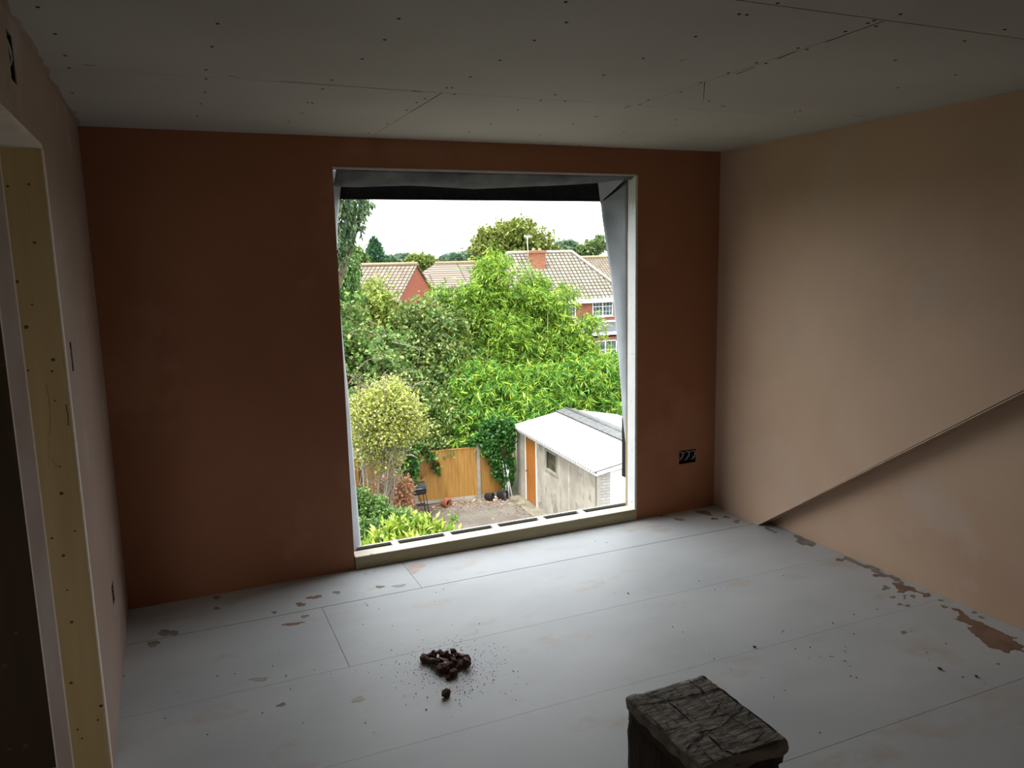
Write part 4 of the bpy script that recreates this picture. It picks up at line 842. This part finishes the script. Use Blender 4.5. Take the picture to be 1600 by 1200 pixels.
mb = MB(); mb.tube([aY(624,718,20.2), aY(633,711,20.2), aY(643,711,20.2), aY(653,716,20.2)], [.028,.028,.025,.012], 6); mb.tube([aY(600,740,20.2), aY(612,725,20.2), aY(624,718,20.2)], [.03,.03,.028], 6); mb.tube([aY(590,775,20.2), aY(600,740,20.2)], [.035,.03], 6)
q0 = aY(590,775,20.2); mb.tube([(q0.x-.1, 20.2, G), q0], [.04,.035], 6)
tag(mb.build('cut_branch', PALEB), 'thick pale branch curving down beside the first fence post', 'branch')
plant('red_shrub', 'reddish leaved shrub left of the barbecue', 'shrub', [(622,765,28,22,18.3),(605,790,22,22,18),(632,790,16,16,18.2),(600,760,18,16,18.3)], 6500, 'round', .07, .5, REDS, tr=.03, leaves_per=6, hollow=.3)
plant('dark_shrub', 'dark green rounded shrub low at the left edge', 'shrub', [(578,800,26,26,15.5),(568,835,26,26,15),(598,812,22,24,15.3),(620,815,24,18,15.6),(560,780,16,18,15.5)], 11000, 'round', .06, .6, [(.07,.17,.035), (.12,.26,.05), (.20,.30,.07), (.05,.11,.03)], tr=.04, leaves_per=7, hollow=.35)
plant('fern_shrub', 'pale feathery shrub between the red shrub and paving', 'shrub', [(632,808,20,14,16.5),(648,815,14,10,16.5),(610,806,14,12,16.5)], 2600, 'fan', .14, .2, [(.26,.36,.12), (.34,.42,.14), (.18,.28,.08)], tr=.02, leaves_per=7, hollow=.2, clump=.8)
plant('yellow_shrub', 'bright yellow green broad leaved shrub just below the opening', 'shrub', [(622,846,34,24,11),(656,838,30,20,11.1),(590,866,34,18,10.8),(640,872,44,26,10.6),(690,846,18,12,11.2),(672,862,26,18,10.9),(600,890,50,24,10.4),(700,852,14,11,11.4)], 9500, 'up', .14, .36, YEL, tr=.04, leaves_per=7, hollow=.45, clump=.7)
plant('weed', 'spindly pale weed growing from the paving in the middle', 'weed', [(706,803,9,5,18.6,.15),(710,812,5,6,18.6,.1)], 90, 'fan', .12, .3, [(.26,.38,.12), (.2,.32,.08)], tr=.01, leaves_per=6, hollow=.1, clump=.3, tname='stem', branches=1)
plant('weed', 'tiny bright yellow green weed at the sill edge', 'weed', [(787,822,4,3,17,.07)], 30, 'up', .07, .5, YEL, tr=.005, leaves_per=6, hollow=.1, clump=.2, tname='stem', branches=1)
# leaf litter
pp = []
for k in range(900):
    px = q.gauss(0, 1); p = aZ(q.uniform(655, 835), 0, 0) if False else Vector((q.uniform(5.6, 9.2), 21.6-abs(q.gauss(0, .35)), G+.012)); pp.append(p)
for k in range(500): pp.append(Vector((q.uniform(3, 9), q.uniform(14, 21.5), G+.012)))
for k in range(350): u_ = q.uniform(0, LS); pp.append(SP(u_, -.15-abs(q.gauss(0, .25)), G+.022))
lit = empty('leaf_litter', (7, 20, G)); tag(lit, 'dry leaf litter scattered over the paving', 'leaf litter'); lit['kind'] = 'stuff'
dd = rng.normal(size=(len(pp), 3)); dd[:, 2] *= .12; dd /= np.linalg.norm(dd, axis=1, keepdims=True)
lo = leafobj('dry_leaf', np.array([tuple(p) for p in pp]), dd, .055, .55, [(.30,.22,.12), (.38,.30,.18), (.20,.13,.06), (.45,.38,.25), (.3,.12,.06)], lit); lo['kind'] = 'stuff'

# ------------------------------------------------------------------ houses
def face_obj(name, pts, m, parent, t=.05):
    mb = MB(); pts = [Vector(p) for p in pts]; n_ = (pts[1]-pts[0]).cross(pts[2]-pts[0]).normalized(); mb.prism(pts, -n_*t); return mb.build(name, m, parent)
def gable_house(name, label, apex, ax, length, halfw, rise, wallh, mats, overhang=.25, parent=None):
    """apex: near end of the ridge; ax: unit direction of the ridge going away"""
    ax = Vector(ax).normalized(); sx = Vector((ax.y, -ax.x, 0)); A = Vector(apex); B = A+ax*length; gz = A.z-rise-wallh
    h = empty(name, ((A.x+B.x)/2, (A.y+B.y)/2, gz), label, 'house')
    mb = MB(); e = lambda p, s_: p+sx*(s_*halfw)+Vector((0, 0, -rise)); gnd = lambda p, s_: p+sx*(s_*halfw)+Vector((0, 0, -rise-wallh))
    dn = Vector((0, 0, -.08))
    mb.face([A+dn, e(A,-1)+dn, gnd(A,-1), gnd(A,1), e(A,1)+dn]); mb.face([B+dn, e(B,1)+dn, gnd(B,1), gnd(B,-1), e(B,-1)+dn])
    for s_ in (-1, 1): mb.face([e(A,s_)+dn, e(B,s_)+dn, gnd(B,s_), gnd(A,s_)])
    mb.build('walls', mats[0], h)
    for s_ in (-1, 1):
        k = 1+overhang/halfw; ea = A+sx*(s_*halfw*k)+Vector((0,0,-rise*k))-ax*.12; eb = B+sx*(s_*halfw*k)+Vector((0,0,-rise*k))+ax*.12
        face_obj('roof_slope', [A-ax*.12, ea, eb, B+ax*.12] if s_ > 0 else [A-ax*.12, B+ax*.12, eb, ea], mats[1], h, .1)
    mb = MB(); mb.tube([A-ax*.12+Vector((0,0,.04)), B+ax*.12+Vector((0,0,.04))], .13, 6); mb.build('ridge', RIDGET, h)
    return h, A, B, sx, ax
def hwindow(parent, c, ux, wd, ht, cols, rows_, nrm_):
    """window with glazing bars centred at c, ux direction along wall, nrm_ outwards"""
    ux = Vector(ux).normalized(); nrm_ = Vector(nrm_).normalized(); c = Vector(c); mb = MB(); o = c-ux*wd/2-Vector((0,0,ht/2))
    fr = .07
    for (a, b, w_, h_) in ((0,0,fr,ht),(wd-fr,0,fr,ht),(0,0,wd,fr),(0,ht-fr,wd,fr)): mb.obox(o+ux*a+Vector((0,0,b)), ux*w_, nrm_*.08, (0,0,h_))
    for i in range(1, cols):
        ww = .09 if (i == cols//2) else .02; mb.obox(o+ux*(wd*i/cols-ww/2), ux*ww, nrm_*.07, (0,0,ht))
    for j in range(1, rows_): mb.obox(o+Vector((0,0,ht*j/rows_-.02)), ux*wd, nrm_*.065, (0,0,.022 if j != rows_-1 else .05))
    f_ = mb.build('window', WHITEP, parent); mb = MB(); mb.obox(o+ux*.03+Vector((0,0,.03)), ux*(wd-.06), nrm_*.03, (0,0,ht-.06)); mb.build('pane', GLASS, f_)
    mb = MB(); mb.obox(o-ux*.05-Vector((0,0,.08)), ux*(wd+.1), nrm_*.14, (0,0,.07)); mb.build('window_sill', WHITEP, f_)
# house A with the red gable
A = aY(650, 413, 54)
axA = Vector((-.756, .655, 0))
hA, a_, b_, sx_, ax_ = gable_house('gabled_house', 'brown roofed house with a plain red brick gable at left', A, axA, 12, 3.9, 2.75, 5.2, (BRICKG, TILEA))
# chimney at its far end
cA = A+Vector(axA).normalized()*10.2; mb = MB(); mb.box((cA.x-.4, cA.y-.3, cA.z-.9), (cA.x+.4, cA.y+.3, cA.z+.35)); ch = mb.build('chimney', BRICK, hA); mb = MB(); mb.lathe((cA.x, cA.y, cA.z+.35), [(.13,0),(.11,.3),(.08,.3)], 10); mb.build('chimney_pot', RIDGET, ch)
# house B behind
Bp = aY(680, 412, 66.5); hB = empty('tiled_house', (Bp.x+5, Bp.y, -7), 'beige roofed house behind the red gable, partly behind bamboo', 'house')
ev0 = aY(657, 452, 63.5); ev1 = Vector((ev0.x+11, ev0.y, ev0.z)); rd0 = Bp; rd1 = Vector((Bp.x+9, Bp.y, Bp.z))
face_obj('roof_slope', [rd0, ev0, ev1, rd1], TILEB, hB, .12)
face_obj('roof_slope', [rd1, Vector((ev1.x, 70, ev1.z)), Vector((ev0.x, 70, ev0.z)), rd0], TILEB, hB, .12)
face_obj('roof_slope', [rd0, Vector((ev0.x, 70, ev0.z)), ev0], TILEB, hB, .1)
mb = MB(); mb.tube([rd0+Vector((0,0,.05)), rd1+Vector((0,0,.05))], .13, 6); mb.build('ridge', RIDGET, hB)
mb = MB(); mb.box((ev0.x+.4, ev0.y+.35, -7), (ev1.x-.3, 69.6, ev0.z-.02)); mb.build('walls', mat('cream_render', (.45,.44,.41), (.5,.49,.46), .8, 2), hB)
mb = MB(); mb.box((ev0.x, ev0.y-.05, ev0.z-.28), (ev1.x, ev0.y+.02, ev0.z+.02)); mb.build('fascia', FLATR, hB)
for (x, z) in ((2.4, -1.0), (6.5, -1.0)): hwindow(hB, (ev0.x+x, ev0.y+.35, ev0.z+z), (1,0,0), 1.6, 1.1, 4, 2, (0,-1,0))
mb = MB(); c_ = aY(745, 409, 66.5); mb.box((c_.x-.35, 66.2, c_.z-.6), (c_.x+.45, 66.8, c_.z+.05)); mb.build('chimney', BRICK, hB)
# house C hipped
hC = empty('hipped_house', (31, 60, -7), 'large brick house with a pale lichened hipped roof at right', 'house')
YR, YE = 58.5, 54.5
r0_, r1_ = aY(793, 396, YR), aY(893, 394.5, YR); r1_.z = r0_.z
e_z = aY(930, 467, YE).z; eL = aY(735, 470, YE); eL.z = e_z; eR = aY(985, 467, YE); eR.z = e_z
hipR = aY(962, 442, 55.8)
bkL = Vector((eL.x, 62.5, e_z)); bkR = Vector((eR.x, 62.5, e_z))
face_obj('roof_slope', [r0_, eL, eR, r1_], TILEC, hC, .12)
face_obj('roof_slope', [r1_, eR, bkR], TILEC, hC, .12)
face_obj('roof_slope', [r0_, bkL, eL], TILEC, hC, .12)
face_obj('roof_slope', [r1_, bkR, bkL, r0_], TILEC, hC, .12)
mb = MB(); mb.tube([r0_+Vector((0,0,.05)), r1_+Vector((0,0,.05)), eR+Vector((0,0,.1))], .14, 6); mb.tube([r0_+Vector((0,0,.05)), eL+Vector((0,0,.1))], .14, 6); mb.build('hip_ridge', mat('pale_ridge', (.32,.295,.25), (.38,.36,.31), .8, 3), hC)
mb = MB(); mb.box((eL.x+.3, YE+.35, -7.2), (eR.x-.3, 62.2, e_z+.05)); mb.build('walls', BRICK, hC)
mb = MB(); mb.box((eL.x-.05, YE-.12, e_z-.30), (eR.x+.05, YE-.02, e_z+.03)); mb.box((eL.x, YE-.02, e_z-.30), (eR.x, YE+.36, e_z-.26)); mb.build('fascia', WHITEP, hC)
yw = YE+.35
for (x0, y0, x1, y1, cc, rr_) in ((925,470,957,492,6,3),(868,470,899,494,6,3)):
    a, b = aY(x0, y0, yw), aY(x1, y1, yw); hwindow(hC, ((a.x+b.x)/2, yw, (a.z+b.z)/2-.08), (1,0,0), b.x-a.x, abs(a.z-b.z)*.95, cc, rr_, (0,-1,0))
a = aY(930, 504, yw); f2 = aY(930, 522, YE-3.2)
XL2 = aY(912, 510, YE-3).x
mb = MB(); mb.box((XL2, YE-3.0, -7.2), (eR.x, yw, f2.z-.3)); mb.build('extension', BRICK, hC)
mb = MB(); mb.prism([(XL2-.2, yw, a.z), (XL2-.2, yw, a.z-.12), (XL2-.2, YE-3.2, f2.z-.0), (XL2-.2, YE-3.2, f2.z+.1)], (eR.x-XL2+.4, 0, 0)); mb.build('lean_to_roof', FLATR, hC)
mb = MB(); mb.box((XL2-.2, YE-3.28, f2.z-.12), (eR.x+.2, YE-3.18, f2.z+.10)); mb.box((XL2-.2, yw-.08, a.z-.02), (eR.x+.2, yw-.01, a.z+.12)); mb.build('fascia', WHITEP, hC)
a, b = aY(928, 533, YE-3.0), aY(963, 560, YE-3.0); hwindow(hC, ((a.x+b.x)/2, YE-3.0, (a.z+b.z)/2), (1,0,0), b.x-a.x, abs(a.z-b.z), 4, 2, (0,-1,0))
c0, c1 = aY(829, 392, 57.6), aY(848.5, 425, 57.6)
mb = MB(); mb.box((c0.x, 57.1, c1.z-1.2), (c1.x, 58.1, c0.z)); mb.box((c0.x-.08, 57.02, c0.z-.18), (c1.x+.08, 58.18, c0.z)); ch = mb.build('chimney', BRICK, hC)
for i, x in enumerate((c0.x+.25, c1.x-.28)):
    mb = MB(); mb.lathe((x, 57.6, c0.z), [(.13,0),(.11,.2),(.08,.2)], 10); mb.build('chimney_pot', RIDGET, ch)
mb = MB(); mp_ = aY(825, 395, 57.2); mt = aY(823, 370, 57.2); mb.tube([(mp_.x, 57.2, mp_.z-.3), (mp_.x-.05, 57.2, mt.z)], .035, 5); mb.tube([(mp_.x-.35, 57.1, mt.z), (mp_.x+.3, 57.3, mt.z)], .02, 4)
for k in range(5): mb.tube([(mp_.x-.3+k*.13, 57.0, mt.z-.12), (mp_.x-.3+k*.13, 57.1, mt.z+.14)], .014, 4)
mb.build('aerial', PVC, ch)
mb = MB(); mp_ = aY(851, 400, 57.2); mt = aY(851, 361, 57.2); mb.tube([mp_, mt], .014, 4); mb.tube([mt-Vector((.1,0,.3)), mt+Vector((.12,0,-.1))], .012, 4); mb.build('aerial', BLACKM, ch)
# house D behind at right
d0 = aY(905, 403, 74); hD = empty('brown_house', (d0.x+5, 74, -7), 'brown roofed house behind the pale hipped roof at right', 'house')
dE = aY(905, 445, 70.5); face_obj('roof_slope', [(d0.x-2, 74, d0.z), (d0.x-3, 70.5, dE.z), (d0.x+14, 70.5, dE.z), (d0.x+12, 74, d0.z)], TILEA, hD, .12)
face_obj('roof_slope', [(d0.x+12, 74, d0.z), (d0.x+14, 78, dE.z), (d0.x-3, 78, dE.z), (d0.x-2, 74, d0.z)], TILEA, hD, .12)
mb = MB(); mb.tube([(d0.x-2, 74, d0.z+.05), (d0.x+12, 74, d0.z+.05)], .16, 6); mb.build('ridge', RIDGET, hD)
mb = MB(); mb.box((d0.x-2.6, 70.9, -7.5), (d0.x+13.6, 77.6, dE.z)); mb.build('walls', BRICK, hD)

# far trees
def ft(name, label, blobs, n, cols, L, mode='round', group='trees beyond the houses', **kw):
    return plant(name, label, 'tree', blobs, n, mode, L, .7, cols, tr=.3, gz=-7, group=group, leaves_per=7, hollow=.5, branches=3, **kw)
ft('conifer', 'dark green pointed conifer above the brown roof at left', [(585,379,4,6,84),(585,387,8,8,84),(585,396,11,8,84),(586,405,13,9,84),(586,418,15,10,84)], 5200, [(.08,.20,.10), (.11,.25,.12), (.06,.15,.08)], .36)
ft('round_tree', 'large round olive tree behind the hipped roof chimney', [(768,378,20,18,86),(790,368,18,16,86),(815,366,22,20,86),(832,384,20,16,86),(800,388,34,16,86),(762,392,18,12,86),(843,392,12,10,86),(780,405,34,12,86)], 17000, OLV, .42, grp=8, gs=.8)
ft('round_tree', 'yellow green tree top between the two left roofs', [(662,412,18,11,72),(672,420,14,12,72),(648,408,12,8,74)], 4200, [(.22,.30,.06), (.16,.24,.06), (.28,.34,.09)], .34)
ft('round_tree', 'small yellow tinged tree by the left roof end', [(548,400,16,14,64),(560,408,12,10,64)], 3600, [(.22,.33,.07), (.15,.25,.07), (.10,.19,.07)], .3)
ft('round_tree', 'dark tree top right of the chimney on the skyline', [(874,388,11,8,120),(890,386,12,8,120),(882,393,18,7,120)], 3000, HAZEG, .6)
ft('round_tree', 'twiggy pale green tree top by the right drape', [(930,386,16,11,80),(915,392,14,9,80),(936,376,6,8,80),(900,394,12,6,84)], 3600, [(.17,.26,.09), (.22,.31,.11), (.12,.19,.07)], .38)
for (x, y, rx, ry, Y, lb) in [(610,410,12,7,150,'far tree top right of the pointed conifer'),(630,407,14,7,170,'far rounded tree top left of the yellow green one'),(725,405,22,8,190,'broad far tree line left of the round olive tree'),(700,408,14,5,210,'far low tree top on the skyline in the middle'),(745,402,16,8,180,'far tree top touching the round olive tree'),(530,402,14,12,130,'far tree at the very left of the skyline')]:
    ft('round_tree', lb, [(x,y,rx,ry,Y),(x+rx*.5,y+3,rx*.7,ry*.7,Y),(x-rx*.5,y+3,rx*.7,ry*.7,Y)], 2400, HAZEG, Y*.0055)
rows = []
for j, (Y, zf) in enumerate(((520, 0), (600, .6), (700, 1), (800, 0))):
    rows.append([(x, Y+20*math.sin(x*.01), -9+zf*(9.5+5*math.sin(x*.006+1)+3*math.sin(x*.021)+1.2*math.sin(x*.09))) for x in range(-300, 1300, 8)])
tag(MB().grid(rows).build('hills', HILL), kind='structure')
